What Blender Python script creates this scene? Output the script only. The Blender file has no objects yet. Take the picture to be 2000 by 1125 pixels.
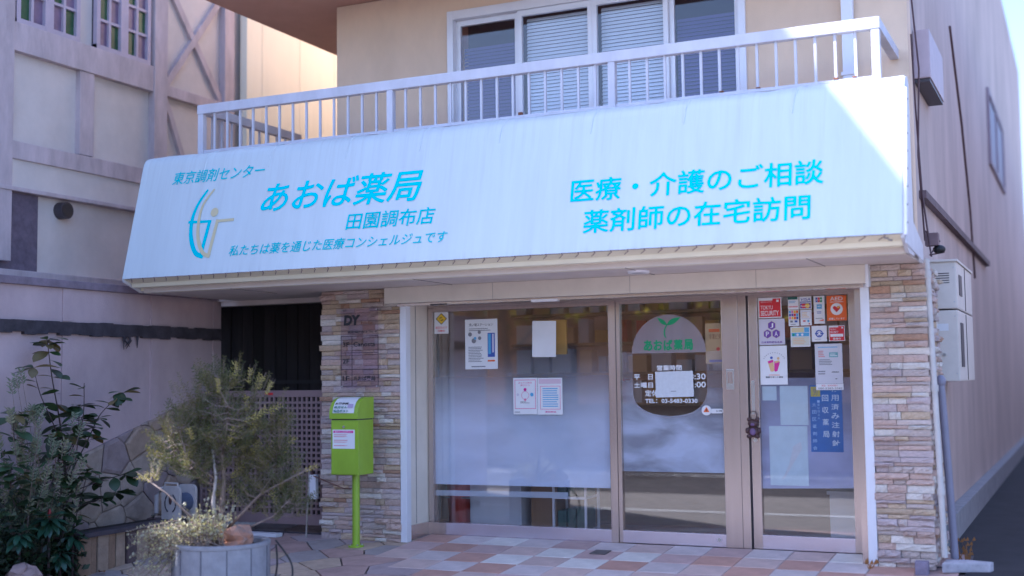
import bpy, bmesh, math, random
from mathutils import Vector, Matrix
random.seed(7)
SC = bpy.context.scene
COL = SC.collection

# ---------------------------------------------------------------- camera
CAM_POS = Vector((2.849, -10.335, 1.426))
yaw, pitch, roll = 0.435983, 0.074853, -0.0120576
fwd = Vector((-math.sin(yaw)*math.cos(pitch), math.cos(yaw)*math.cos(pitch), math.sin(pitch)))
right = Vector((math.cos(yaw), math.sin(yaw), 0)); up = right.cross(fwd)
cr, sr = math.cos(roll), math.sin(roll)
right, up = cr*right + sr*up, -sr*right + cr*up
cam_d = bpy.data.cameras.new('camera'); cam = bpy.data.objects.new('camera', cam_d); COL.objects.link(cam)
cam.matrix_world = Matrix((( right.x, up.x, -fwd.x, CAM_POS.x), (right.y, up.y, -fwd.y, CAM_POS.y), (right.z, up.z, -fwd.z, CAM_POS.z), (0, 0, 0, 1)))
cam_d.sensor_width = 36; cam_d.lens = 36*2412.1/2000
cam_d.clip_end = 500; cam_d.clip_start = .05
cam_d.dof.use_dof = True; cam_d.dof.focus_distance = 10.8; cam_d.dof.aperture_fstop = 0.6
SC.camera = cam

# ---------------------------------------------------------------- sky and sun
LDIR = Vector((.53, .34, -.775)).normalized()
world = bpy.data.worlds.new('World'); SC.world = world; world.use_nodes = True
wn = world.node_tree; wn.nodes.clear()
wo = wn.nodes.new('ShaderNodeOutputWorld'); wb = wn.nodes.new('ShaderNodeBackground'); ws = wn.nodes.new('ShaderNodeTexSky')
ws.sky_type = 'NISHITA'; ws.sun_disc = False
ws.sun_elevation = math.asin(-LDIR.z); ws.sun_rotation = math.atan2(-LDIR.x, -LDIR.y)
ws.air_density = 1.0; ws.dust_density = 1.2; ws.ozone_density = 1.0
wb.inputs['Strength'].default_value = 0.15
wn.links.new(ws.outputs[0], wb.inputs[0]); wn.links.new(wb.outputs[0], wo.inputs[0])
sun_d = bpy.data.lights.new('sun', 'SUN'); sun_d.energy = 5.0; sun_d.angle = math.radians(.5); sun_d.color = (1, .95, .86)
sun = bpy.data.objects.new('sun', sun_d); COL.objects.link(sun); sun.location = (-15, -20, 25)
sun.rotation_euler = LDIR.to_track_quat('-Z', 'Y').to_euler()
vs = SC.view_settings
vs.view_transform = 'Standard'; vs.look = 'None'; vs.gamma = 1; vs.use_curve_mapping = False
vs.exposure = 1.6
try:
    vs.use_white_balance = True; vs.white_balance_temperature = 5500; vs.white_balance_tint = 19
except Exception: pass
SC.cycles.max_bounces = 10; SC.cycles.transparent_max_bounces = 16

# ---------------------------------------------------------------- materials
MATS = {}
def M(name, col, rough=.6, metal=0, var=0, vs_=6, bump=0, bs=60, rnd=0, stretch=(1, 1, 1), spec=.5, col2=None, emit=0):
    if name in MATS: return MATS[name]
    m = bpy.data.materials.new(name); m.use_nodes = True; nt = m.node_tree; N = nt.nodes; Lk = nt.links
    b = N['Principled BSDF']; b.inputs['Roughness'].default_value = rough; b.inputs['Metallic'].default_value = metal
    b.inputs['Specular IOR Level'].default_value = spec
    c = (*col, 1)
    b.inputs['Base Color'].default_value = c; src = None
    if var or bump:
        tc = N.new('ShaderNodeTexCoord'); mp = N.new('ShaderNodeMapping'); mp.inputs['Scale'].default_value = stretch
        Lk.new(tc.outputs['Object'], mp.inputs['Vector'])
    if var:
        n = N.new('ShaderNodeTexNoise'); n.inputs['Scale'].default_value = vs_; n.inputs['Detail'].default_value = 6; n.inputs['Roughness'].default_value = .65
        Lk.new(mp.outputs[0], n.inputs['Vector'])
        r = N.new('ShaderNodeValToRGB'); r.color_ramp.elements[0].position = .3; r.color_ramp.elements[1].position = .7
        lo = [max(0, x*(1-var)) for x in col]; hi = [min(1, x*(1+var*.6)) for x in col]
        if col2: lo = col2
        r.color_ramp.elements[0].color = (*lo, 1); r.color_ramp.elements[1].color = (*hi, 1)
        Lk.new(n.outputs['Fac'], r.inputs[0]); src = r.outputs[0]
    if rnd:
        oi = N.new('ShaderNodeObjectInfo'); mr = N.new('ShaderNodeMapRange'); mr.inputs['To Min'].default_value = 1-rnd; mr.inputs['To Max'].default_value = 1+rnd
        Lk.new(oi.outputs['Random'], mr.inputs['Value'])
        hs = N.new('ShaderNodeHueSaturation'); Lk.new(mr.outputs[0], hs.inputs['Value'])
        if src: Lk.new(src, hs.inputs['Color'])
        else: hs.inputs['Color'].default_value = c
        src = hs.outputs[0]
    if src: Lk.new(src, b.inputs['Base Color'])
    if bump:
        n2 = N.new('ShaderNodeTexNoise'); n2.inputs['Scale'].default_value = bs; n2.inputs['Detail'].default_value = 5
        Lk.new(mp.outputs[0], n2.inputs['Vector'])
        bp = N.new('ShaderNodeBump'); bp.inputs['Strength'].default_value = bump; bp.inputs['Distance'].default_value = .01
        Lk.new(n2.outputs['Fac'], bp.inputs['Height']); Lk.new(bp.outputs[0], b.inputs['Normal'])
    MATS[name] = m; return m

def glass_mat(name, tint=(.82, .84, .87), base=.07, rough=0.0):
    m = bpy.data.materials.new(name); m.use_nodes = True; nt = m.node_tree; N = nt.nodes; Lk = nt.links; N.clear()
    o = N.new('ShaderNodeOutputMaterial'); mx = N.new('ShaderNodeMixShader'); t = N.new('ShaderNodeBsdfTransparent'); g = N.new('ShaderNodeBsdfGlossy')
    t.inputs[0].default_value = (*tint, 1); g.inputs['Roughness'].default_value = rough
    lw = N.new('ShaderNodeLayerWeight'); lw.inputs['Blend'].default_value = .5
    p = N.new('ShaderNodeMath'); p.operation = 'POWER'; p.inputs[1].default_value = 4
    ma = N.new('ShaderNodeMath'); ma.operation = 'MULTIPLY_ADD'; ma.inputs[1].default_value = .8; ma.inputs[2].default_value = base
    Lk.new(lw.outputs['Facing'], p.inputs[0]); Lk.new(p.outputs[0], ma.inputs[0]); Lk.new(ma.outputs[0], mx.inputs[0])
    Lk.new(t.outputs[0], mx.inputs[1]); Lk.new(g.outputs[0], mx.inputs[2]); Lk.new(mx.outputs[0], o.inputs[0])
    MATS[name] = m; return m

def film_mat(name, z0, z1, op_lo, op_hi, col=(.62, .68, .78), blot=.25):
    """frosted window film: opacity from op_lo at height z0 to op_hi at z1, worn in blotches"""
    m = bpy.data.materials.new(name); m.use_nodes = True; nt = m.node_tree; N = nt.nodes; Lk = nt.links; N.clear()
    o = N.new('ShaderNodeOutputMaterial'); mx = N.new('ShaderNodeMixShader'); t = N.new('ShaderNodeBsdfTransparent')
    ad = N.new('ShaderNodeMixShader'); d = N.new('ShaderNodeBsdfDiffuse'); tr = N.new('ShaderNodeBsdfTranslucent'); ad.inputs[0].default_value = .10
    d.inputs[0].default_value = (*col, 1); tr.inputs[0].default_value = (*col, 1)
    Lk.new(d.outputs[0], ad.inputs[1]); Lk.new(tr.outputs[0], ad.inputs[2])
    tc = N.new('ShaderNodeTexCoord'); sx = N.new('ShaderNodeSeparateXYZ'); Lk.new(tc.outputs['Object'], sx.inputs[0])
    mr = N.new('ShaderNodeMapRange'); mr.inputs['From Min'].default_value = z0; mr.inputs['From Max'].default_value = z1
    mr.inputs['To Min'].default_value = op_lo; mr.inputs['To Max'].default_value = op_hi; mr.interpolation_type = 'SMOOTHSTEP'
    Lk.new(sx.outputs['Z'], mr.inputs['Value'])
    mp = N.new('ShaderNodeMapping'); mp.inputs['Scale'].default_value = (1, 1, 2.6); Lk.new(tc.outputs['Object'], mp.inputs[0])
    n = N.new('ShaderNodeTexNoise'); n.inputs['Scale'].default_value = 1.7; n.inputs['Detail'].default_value = 5; n.inputs['Roughness'].default_value = .5; n.inputs['Distortion'].default_value = .6; Lk.new(mp.outputs[0], n.inputs['Vector'])
    m2 = N.new('ShaderNodeMapRange'); m2.inputs['From Min'].default_value = .35; m2.inputs['From Max'].default_value = .6; m2.inputs['To Min'].default_value = 1-blot; m2.inputs['To Max'].default_value = 1.0
    Lk.new(n.outputs['Fac'], m2.inputs['Value'])
    mu = N.new('ShaderNodeMath'); mu.operation = 'MULTIPLY'; mu.use_clamp = True; Lk.new(mr.outputs[0], mu.inputs[0]); Lk.new(m2.outputs[0], mu.inputs[1])
    Lk.new(mu.outputs[0], mx.inputs[0]); Lk.new(t.outputs[0], mx.inputs[1]); Lk.new(ad.outputs[0], mx.inputs[2]); Lk.new(mx.outputs[0], o.inputs[0])
    MATS[name] = m; return m

def leaf_mat(name, col, var=.35, rough=.45, trans=.25, rnd=0.):
    m = M(name, col, rough, var=var, vs_=14, rnd=rnd)
    nt = m.node_tree; N = nt.nodes; b = N['Principled BSDF']; o = N['Material Output']
    t = N.new('ShaderNodeBsdfTranslucent'); t.inputs[0].default_value = (min(1, col[0]*1.6), min(1, col[1]*1.5), col[2]*.8, 1)
    mx = N.new('ShaderNodeMixShader'); mx.inputs[0].default_value = trans
    nt.links.new(b.outputs[0], mx.inputs[1]); nt.links.new(t.outputs[0], mx.inputs[2]); nt.links.new(mx.outputs[0], o.inputs[0])
    return m

white_paint = M('white_paint', (.74, .74, .78), .4, var=.10, vs_=3, stretch=(1, 1, .3))
sheet_m = M('sign_sheet', (.60, .675, .705), .38, var=.06, vs_=3.5, stretch=(2.2, .4, .25))
def grime(m):
    nt = m.node_tree; N = nt.nodes; Lk = nt.links; b = N['Principled BSDF']; src = b.inputs['Base Color'].links[0].from_socket
    tc = N.new('ShaderNodeTexCoord'); mp = N.new('ShaderNodeMapping'); mp.inputs['Scale'].default_value = (9, .3, .35); Lk.new(tc.outputs['Object'], mp.inputs[0])
    n = N.new('ShaderNodeTexNoise'); n.inputs['Scale'].default_value = 2.2; n.inputs['Detail'].default_value = 6; n.inputs['Roughness'].default_value = .7; Lk.new(mp.outputs[0], n.inputs['Vector'])
    r = N.new('ShaderNodeMapRange'); r.inputs['From Min'].default_value = .50; r.inputs['From Max'].default_value = .78; Lk.new(n.outputs['Fac'], r.inputs['Value'])
    sx = N.new('ShaderNodeSeparateXYZ'); Lk.new(tc.outputs['Object'], sx.inputs[0])
    t = N.new('ShaderNodeMapRange'); t.inputs['From Min'].default_value = .55; t.inputs['From Max'].default_value = 1.3; t.inputs['To Min'].default_value = .06; t.inputs['To Max'].default_value = .38; Lk.new(sx.outputs['Z'], t.inputs['Value'])
    h = N.new('ShaderNodeMapRange'); h.inputs['From Min'].default_value = .10; h.inputs['From Max'].default_value = .19; h.inputs['To Min'].default_value = .5; h.inputs['To Max'].default_value = 0; Lk.new(sx.outputs['Z'], h.inputs['Value'])
    ad = N.new('ShaderNodeMath'); ad.operation = 'MAXIMUM'; Lk.new(t.outputs[0], ad.inputs[0]); Lk.new(h.outputs[0], ad.inputs[1])
    mu = N.new('ShaderNodeMath'); mu.operation = 'MULTIPLY'; Lk.new(r.outputs[0], mu.inputs[0]); Lk.new(ad.outputs[0], mu.inputs[1])
    mx = N.new('ShaderNodeMix'); mx.data_type = 'RGBA'; Lk.new(mu.outputs[0], mx.inputs[0]); Lk.new(src, mx.inputs[6]); mx.inputs[7].default_value = (.36, .36, .38, 1); Lk.new(mx.outputs[2], b.inputs['Base Color'])
grime(sheet_m)
cream = M('cream_metal', (.72, .65, .56), .45, var=.08, vs_=4, bump=.05)
gutter_m = M('gutter_cream', (.82, .76, .58), .5, var=.1, vs_=5, stretch=(.4, 2, 2))
soffit_m = M('soffit_board', (.64, .56, .51), .6, var=.1, vs_=3)
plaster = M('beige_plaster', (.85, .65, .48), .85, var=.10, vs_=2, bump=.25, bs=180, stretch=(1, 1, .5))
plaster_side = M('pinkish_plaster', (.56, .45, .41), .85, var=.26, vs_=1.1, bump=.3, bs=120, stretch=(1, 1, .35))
eave_m = M('eave_underside', (.52, .29, .22), .8, var=.08, vs_=3)
alu = M('bronze_aluminium', (.58, .50, .475), .27, .85, var=.08, vs_=3, stretch=(6, 6, .4))
alu_lilac = M('sill_aluminium', (.70, .64, .72), .27, .8, var=.06, vs_=3)
alu_dark = M('dark_gasket', (.06, .05, .06), .5)
alu_white = M('white_aluminium', (.80, .79, .84), .35, .1, var=.05, vs_=3)
steel = M('brushed_steel', (.55, .55, .56), .3, .9)
glass = glass_mat('shop_glass', (.98, .98, .985), .10)
glass_up = glass_mat('upstairs_glass', (.965, .97, .99), .04)
cyan = M('cyan_vinyl', (.0, .66, .76), .8, spec=.1)
cyan_d = M('teal_vinyl', (.0, .58, .67), .8, spec=.1)
gold = M('pale_gold_vinyl', (.62, .54, .33), .5)
black_ink = M('black_ink', (.02, .02, .025), .5)
grey_ink = M('grey_ink', (.22, .22, .25), .6)
white_ink = M('white_ink', (.80, .80, .82), .5)
paper = M('white_paper', (.76, .76, .78), .7, var=.04, vs_=6)
paper_w = M('wired_paper', (.66, .69, .73), .7, var=.08, vs_=30)
red_ink = M('red_ink', (.62, .02, .03), .5)
red_soft = M('soft_red_ink', (.65, .22, .24), .5)
orange_ink = M('orange_ink', (.80, .14, .015), .5)
blue_ink = M('blue_ink', (.05, .10, .42), .5)
blue_lt = M('light_blue_ink', (.10, .38, .66), .5)
green_ink = M('leaf_green_vinyl', (.01, .32, .12), .5)
pink_ink = M('pink_ink', (.70, .22, .36), .5)
magenta_ink = M('magenta_ink', (.66, .02, .28), .5)
yellow_ink = M('yellow_ink', (.78, .52, .03), .5)
tan_ink = M('tan_ink', (.72, .48, .24), .5)
purple_ink = M('purple_ink', (.16, .06, .36), .5)
lilac_card = M('lilac_card', (.60, .57, .66), .6)
lime = M('lime_paint', (.30, .47, .035), .4, var=.16, vs_=4, stretch=(1, 1, .5))
timber = M('weathered_timber_paint', (.50, .42, .44), .8, var=.25, vs_=3, bump=.2, bs=40, stretch=(2, 2, .6))
panel_p = M('house_plaster', (.62, .56, .53), .85, var=.12, vs_=2, bump=.2, bs=90)
annex_m = M('cream_annex_wall', (.88, .81, .64), .8, var=.05, vs_=1.5, stretch=(3, 3, .3))
bound_m = M('boundary_plaster', (.50, .38, .39), .9, var=.2, vs_=1.6, bump=.3, bs=90, stretch=(1, 1, .6))
dark_band = M('mossy_band', (.055, .045, .055), .9, var=.5, vs_=9, bump=.5, bs=40)
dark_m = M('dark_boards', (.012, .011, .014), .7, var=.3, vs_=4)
gate_m = M('brown_gate_metal', (.30, .21, .21), .5, .3, var=.08)
asphalt = M('asphalt', (.055, .052, .056), .9, var=.3, vs_=5, bump=.5, bs=220)
asphalt_d = M('alley_asphalt', (.020, .017, .022), .85, var=.5, vs_=3, bump=.5, bs=120)
concrete = M('concrete', (.30, .30, .32), .85, var=.2, vs_=7, bump=.3, bs=120)
planter_m = M('grey_planter_concrete', (.30, .30, .33), .8, var=.18, vs_=14, bump=.35, bs=150)
soil = M('soil', (.035, .025, .02), .95, var=.4, vs_=20, bump=.8, bs=60)
mortar = M('stone_joint', (.13, .105, .10), .95, var=.2, vs_=20)
grout = M('tile_grout', (.12, .095, .095), .9, var=.2, vs_=20)
bark = M('shrub_bark', (.24, .18, .15), .8, var=.3, vs_=30, bump=.5, bs=90)
bark_pale = M('pale_bark', (.40, .36, .34), .8, var=.25, vs_=30, bump=.4, bs=90)
rubber = M('black_rubber', (.015, .015, .017), .5)
pvc = M('pale_pvc', (.55, .52, .50), .5, var=.15, vs_=5)
pvc_grey = M('grey_pvc', (.24, .23, .30), .45, var=.1)
rust = M('rust', (.22, .08, .04), .85, var=.4, vs_=40)

# ---------------------------------------------------------------- mesh helpers
class MB:
    def __init__(s): s.v = []; s.f = []
    def box(s, x0, x1, y0, y1, z0, z1):
        n = len(s.v); s.v += [(x, y, z) for z in (z0, z1) for y in (y0, y1) for x in (x0, x1)]
        s.f += [tuple(n+i for i in q) for q in ((0, 2, 3, 1), (4, 5, 7, 6), (0, 1, 5, 4), (2, 6, 7, 3), (0, 4, 6, 2), (1, 3, 7, 5))]; return s
    def quad(s, *p):
        n = len(s.v); s.v += [tuple(q) for q in p]; s.f.append(tuple(range(n, n+len(p)))); return s
    def prism(s, prof, x0, x1, axis='x'):
        """closed profile extruded along an axis; prof is (y,z) for x, (x,z) for y, (x,y) for z"""
        n = len(s.v); k = len(prof)
        for e in (x0, x1):
            for a, b in prof: s.v.append({'x': (e, a, b), 'y': (a, e, b), 'z': (a, b, e)}[axis])
        s.f.append(tuple(range(n, n+k))); s.f.append(tuple(range(n+2*k-1, n+k-1, -1)))
        for i in range(k): j = (i+1) % k; s.f.append((n+i, n+k+i, n+k+j, n+j))
        return s
    def tube(s, pts, r, sides=8, r1=None, cap=True):
        pts = [Vector(p) for p in pts]; n = len(s.v); K = len(pts)
        for i, p in enumerate(pts):
            t = (pts[min(i+1, K-1)]-pts[max(i-1, 0)]).normalized()
            a = t.cross(Vector((0, 0, 1)) if abs(t.z) < .95 else Vector((1, 0, 0))).normalized(); b = t.cross(a)
            rr = r if r1 is None else r+(r1-r)*i/(K-1)
            for q in range(sides):
                an = 2*math.pi*q/sides; s.v.append(tuple(p+a*rr*math.cos(an)+b*rr*math.sin(an)))
        for i in range(K-1):
            for q in range(sides):
                s.f.append((n+i*sides+q, n+i*sides+(q+1) % sides, n+(i+1)*sides+(q+1) % sides, n+(i+1)*sides+q))
        if cap: s.f.append(tuple(n+q for q in range(sides))[::-1]); s.f.append(tuple(n+(K-1)*sides+q for q in range(sides)))
        return s
    def lathe(s, prof, cx, cy, seg=32):
        """(r,z) profile turned about a vertical axis"""
        n = len(s.v); k = len(prof)
        for i in range(seg):
            a = 2*math.pi*i/seg
            for r, z in prof: s.v.append((cx+r*math.cos(a), cy+r*math.sin(a), z))
        for i in range(seg):
            j = (i+1) % seg
            for q in range(k-1): s.f.append((n+i*k+q, n+j*k+q, n+j*k+q+1, n+i*k+q+1))
        return s
    def build(s, name, mat, parent=None, bevel=0, smooth=False):
        off = origin_of(parent)
        me = bpy.data.meshes.new(name); me.from_pydata([(a-off.x, b-off.y, c-off.z) for a, b, c in s.v], [], s.f)
        if bevel or True:
            bm = bmesh.new(); bm.from_mesh(me); bmesh.ops.recalc_face_normals(bm, faces=bm.faces)
            if bevel: bmesh.ops.bevel(bm, geom=[e for e in bm.edges if e.is_manifold and e.calc_face_angle(0) > .6], offset=bevel, segments=2, affect='EDGES', profile=.7)
            bm.to_mesh(me); bm.free()
        if smooth: me.polygons.foreach_set('use_smooth', [True]*len(me.polygons))
        me.materials.append(mat); return put(name, me, parent)
def origin_of(p):
    o = Vector((0, 0, 0))
    while p is not None: o += p.location; p = p.parent
    return o
def put(name, me, parent=None):
    o = bpy.data.objects.new(name, me); COL.objects.link(o)
    if parent is not None: o.parent = parent
    return o
def tag(o, label, cat, group=None):
    o['label'] = label; o['category'] = cat
    if group: o['group'] = group
    return o
def thing(name, label, cat, loc=(0, 0, 0), group=None):
    o = bpy.data.objects.new(name, None); o.empty_display_size = .1; COL.objects.link(o); o.location = loc
    return tag(o, label, cat, group)
def struct(o, kind='structure'): o['kind'] = kind; return o
def box(name, mat, parent, *b, bevel=0): return MB().box(*b).build(name, mat, parent, bevel)

def text(name, body, mat, parent, org, w, h, ux=(1, 0, 0), uy=(0, 0, 1), shear=0, fat=0, bold=0):
    """lettering as a flat mesh fitted to w x h metres, lower left corner at org"""
    cu = bpy.data.curves.new('t', 'FONT'); cu.body = body; cu.shear = shear; cu.offset = fat; cu.resolution_u = 3
    ob = bpy.data.objects.new('t', cu); COL.objects.link(ob); bpy.context.view_layer.update()
    me = bpy.data.meshes.new_from_object(ob.evaluated_get(bpy.context.evaluated_depsgraph_get()))
    bpy.data.objects.remove(ob); bpy.data.curves.remove(cu)
    xs = [v.co.x for v in me.vertices]; ys = [v.co.y for v in me.vertices]
    if not xs: return None
    x0, x1, y0, y1 = min(xs), max(xs), min(ys), max(ys); sx = w/max(1e-6, x1-x0); sy = h/max(1e-6, y1-y0)
    off = origin_of(parent); org = Vector(org)-off; ux = Vector(ux); uy = Vector(uy)
    for v in me.vertices: v.co = org+ux*((v.co.x-x0)*sx)+uy*((v.co.y-y0)*sy)
    if bold:   # thicken the strokes: the same outline laid again round a small circle, each lay a hair prouder
        vv = [v.co.copy() for v in me.vertices]; ff = [tuple(p.vertices) for p in me.polygons]; nn = Vector(ux).cross(Vector(uy)); V = []; F = []
        for q in range(9):
            r = bold if q else 0; sh_ = ux*(r*math.cos(q*math.pi/4))+uy*(r*math.sin(q*math.pi/4))+nn*(.00022*q); b0 = len(V)
            V += [v+sh_ for v in vv]; F += [tuple(i+b0 for i in f_) for f_ in ff]
        me = bpy.data.meshes.new(name); me.from_pydata(V, [], F)
    me.materials.clear(); me.materials.append(mat); me.name = name
    return put(name, me, parent)

class Sheet:
    """a flat printed sheet facing the street (-Y) in a vertical plane; prints are laid on it in sheet fractions"""
    def __init__(s, name, label, cat, x0, x1, z0, z1, mat, y=-.004, rot=0, group=None, parent=None, th=.0015):
        s.w, s.h, s.y = x1-x0, z1-z0, y; cx, cz = (x0+x1)/2, (z0+z1)/2; s.k = 0
        me = MB().box(-s.w/2, s.w/2, -th, 0, -s.h/2, s.h/2)
        s.o = me.build(name, mat, None); s.o.location = (cx, y, cz); s.o.rotation_euler = (0, rot, 0); s.th = th
        if parent is None: tag(s.o, label, cat, group)
    def layer(s): s.k += 1; return -s.th-.0006*s.k
    def P(s, u, v): return ((u-.5)*s.w, (v-.5)*s.h)
    def local(s, mb, name, mat):
        me = bpy.data.meshes.new(name); me.from_pydata(mb.v, [], mb.f); me.materials.append(mat); return put(name, me, s.o)
    def rect(s, u0, v0, u1, v1, mat, name='printed_panel'):
        y = s.layer(); a, b = s.P(u0, v0), s.P(u1, v1)
        return s.local(MB().quad((a[0], y, a[1]), (b[0], y, a[1]), (b[0], y, b[1]), (a[0], y, b[1])), name, mat)
    def poly(s, pts, mat, name='printed_shape'):
        y = s.layer(); return s.local(MB().quad(*[(s.P(u, v)[0], y, s.P(u, v)[1]) for u, v in pts]), name, mat)
    def disc(s, u, v, r, mat, name='printed_disc', n=28, inner=0):
        y = s.layer(); cx, cz = s.P(u, v); mb = MB(); rr = r*s.w
        if not inner: mb.quad(*[(cx+rr*math.cos(2*math.pi*i/n), y, cz+rr*math.sin(2*math.pi*i/n)) for i in range(n)])
        else:
            ri = inner*s.w
            for i in range(n):
                a, b = 2*math.pi*i/n, 2*math.pi*(i+1)/n
                mb.quad((cx+ri*math.cos(a), y, cz+ri*math.sin(a)), (cx+rr*math.cos(a), y, cz+rr*math.sin(a)), (cx+rr*math.cos(b), y, cz+rr*math.sin(b)), (cx+ri*math.cos(b), y, cz+ri*math.sin(b)))
        return s.local(mb, name, mat)
    def frame(s, u0, v0, u1, v1, t, mat, name='printed_frame'):
        y = s.layer(); mb = MB(); tv = t*s.w/s.h
        for a, b, c, d in ((u0, v0, u1, v0+tv), (u0, v1-tv, u1, v1), (u0, v0+tv, u0+t, v1-tv), (u1-t, v0+tv, u1, v1-tv)):
            p, q = s.P(a, b), s.P(c, d); mb.quad((p[0], y, p[1]), (q[0], y, p[1]), (q[0], y, q[1]), (p[0], y, q[1]))
        return s.local(mb, name, mat)
    def lines(s, u0, v0, u1, v1, n, mat, name='printed_lines', ragged=.5):
        y = s.layer(); mb = MB(); hh = (v1-v0)/n
        for i in range(n):
            e = u0+(u1-u0)*(1-ragged*random.random()); a, b = s.P(u0, v0+hh*(i+.25)), s.P(e, v0+hh*(i+.65))
            mb.quad((a[0], y, a[1]), (b[0], y, a[1]), (b[0], y, b[1]), (a[0], y, b[1]))
        return s.local(mb, name, mat)
    def text(s, body, u0, v0, u1, v1, mat, fat=0, name='lettering', shear=0):
        y = s.layer(); a = s.P(u0, v0)
        o = text(name, body, mat, None, (a[0], y, a[1]), (u1-u0)*s.w, (v1-v0)*s.h, fat=fat*.4, shear=shear)
        if o: o.parent = s.o
        return o

# ---------------------------------------------------------------- ground
SLOPE = .07
def gz(y): return max(-.24, SLOPE*min(0, y)) if y > -3.4 else -.24
g = MB(); g.quad((-80, -80, -.262), (80, -80, -.262), (80, 80, -.262), (-80, 80, -.262)).build('ground', asphalt); struct(bpy.data.objects['ground'])
st = MB().quad((-60, -11.5, -.25), (60, -11.5, -.25), (60, -7.1, -.25), (-60, -7.1, -.25)).build('street', asphalt); struct(st)
st = MB().quad((-60, -7.1, -.246), (60, -7.1, -.246), (60, -3.43, -.246), (-60, -3.43, -.246)).build('bounce_lane', M('pale_bounce_road', (.30, .27, .24), .85, var=.2, vs_=4, bump=.3, bs=120)); struct(st)  # strip of road made pale to bounce sunlight up at the soffit
roadline = M('road_paint', (.74, .73, .70), .7, var=.15, vs_=8)
struct(MB().quad((-60, -4.9, -.241), (60, -4.9, -.241), (60, -4.75, -.241), (-60, -4.75, -.241)).build('road_edge_line', roadline))
struct(MB().quad((-60, -10.6, -.245), (60, -10.6, -.245), (60, -10.4, -.245), (-60, -10.4, -.245)).build('road_edge_line', roadline))
# forecourt bed under tiles and flagstones (sloping to the street)
pav = MB().quad((-4.9, -3.43, -.25), (1.95, -3.43, -.25), (1.95, .25, -.012), (-4.9, .25, -.012))
pav.quad((-4.9, -3.43, -.25), (1.95, -3.43, -.25), (1.95, -3.43, -.262), (-4.9, -3.43, -.262))
pav = struct(pav.build('forecourt_pavement', grout))
fs = tag(MB().prism([(-.42-.14, gz(-.42-.14)+.008), (-.42-.14, gz(-.42-.14)+.013), (-.40, gz(-.40)+.013), (-.40, gz(-.40)+.008)], -1.02, -.88).build('floor_plate', M('dull_brass', (.12, .10, .10), .45, .5)), 'small dark metal plate set in the tiles before the doors', 'floor plate')
alley = struct(MB().quad((1.7, -.35, -.03), (8, -.35, -.03), (8, 40, .05), (1.7, 40, .05)).quad((1.95, -3.43, -.25), (8, -3.43, -.25), (8, -.35, -.03), (1.95, -.35, -.03)).build('alley_road', asphalt_d))

TILE = [M('tile_lilac_cream', (.58, .50, .49), .55, var=.20, vs_=5, bump=.12, bs=70, rnd=.06), M('tile_pale_pink', (.56, .42, .38), .55, var=.20, vs_=5, bump=.12, bs=70, rnd=.08),
        M('tile_terracotta', (.50, .29, .23), .6, var=.20, vs_=5, bump=.12, bs=70, rnd=.08), M('tile_white', (.68, .64, .60), .5, var=.20, vs_=5, bump=.12, bs=70, rnd=.05), M('tile_rose', (.50, .35, .33), .6, var=.20, vs_=5, bump=.12, bs=70, rnd=.08)]
tb = MB().box(0, .334, 0, .334, -.016, 0); tme = bpy.data.meshes.new('tile'); tme.from_pydata(tb.v, [], tb.f)
bm = bmesh.new(); bm.from_mesh(tme); bmesh.ops.recalc_face_normals(bm, faces=bm.faces); bmesh.ops.bevel(bm, geom=[e for e in bm.edges if all(v.co.z > -.001 for v in e.verts)], offset=.004, segments=1, affect='EDGES'); bm.to_mesh(tme); bm.free()
tme.materials.append(TILE[0])
tang = math.atan(SLOPE)
random.seed(11)
def tile_in(x, y):  # the paved field meets the crazy paving on a stepped diagonal
    return x > -2.95 + max(0, (-y-.9))*1.05
pat = {}
for i in range(-9, 6):
    for j in range(0, 9):
        x, y = -.43+.34*i, -.05-.34*(j+1)
        if x > 1.65 or x+.34 < -3.0: continue
        if not tile_in(x, y+.17): continue
        opts = [0, 1, 2, 3, 4]
        for d in ((-1, 0), (0, -1)):
            pv = pat.get((i+d[0], j+d[1]))
            if pv in opts: opts.remove(pv)
        w = {0: 2, 1: 3, 2: 2, 3: 2.2, 4: 2}
        c = random.choices(opts, [w[q] for q in opts])[0]; pat[(i, j)] = c
        o = put('tile', tme, pav); o.location = (x, y, gz(y+.17)-SLOPE*.17+.006+random.uniform(-.0012, .0012)); o.rotation_euler = (tang, 0, 0)
        o.material_slots[0].link = 'OBJECT'; o.material_slots[0].material = TILE[c]

def clip(poly, a, b, c):  # keep a*x+b*y<=c
    out = []
    for i in range(len(poly)):
        p, q = poly[i], poly[(i+1) % len(poly)]; dp, dq = a*p[0]+b*p[1]-c, a*q[0]+b*q[1]-c
        if dp <= 0: out.append(p)
        if dp*dq < 0: t = dp/(dp-dq); out.append((p[0]+(q[0]-p[0])*t, p[1]+(q[1]-p[1])*t))
    return out
def voronoi(seeds, bounds, gap):
    x0, x1, y0, y1 = bounds; cells = []
    for i, s in enumerate(seeds):
        p = [(x0, y0), (x1, y0), (x1, y1), (x0, y1)]
        for j, t in enumerate(seeds):
            if i == j: continue
            a, b = t[0]-s[0], t[1]-s[1]; L = math.hypot(a, b)
            if L > 2.5: continue
            p = clip(p, a, b, a*(s[0]+t[0])/2+b*(s[1]+t[1])/2-gap*L)
            if len(p) < 3: break
        if len(p) >= 3: cells.append((s, p))
    return cells
FLAG = [M('flagstone_rose', (.42, .28, .25), .75, var=.25, vs_=5, bump=.3, bs=30), M('flagstone_lilac', (.40, .31, .31), .75, var=.25, vs_=5, bump=.3, bs=30),
        M('flagstone_tan', (.48, .36, .27), .75, var=.25, vs_=5, bump=.3, bs=30), M('flagstone_grey', (.36, .31, .30), .75, var=.25, vs_=5, bump=.3, bs=30)]
random.seed(5)
seeds = []
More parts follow.
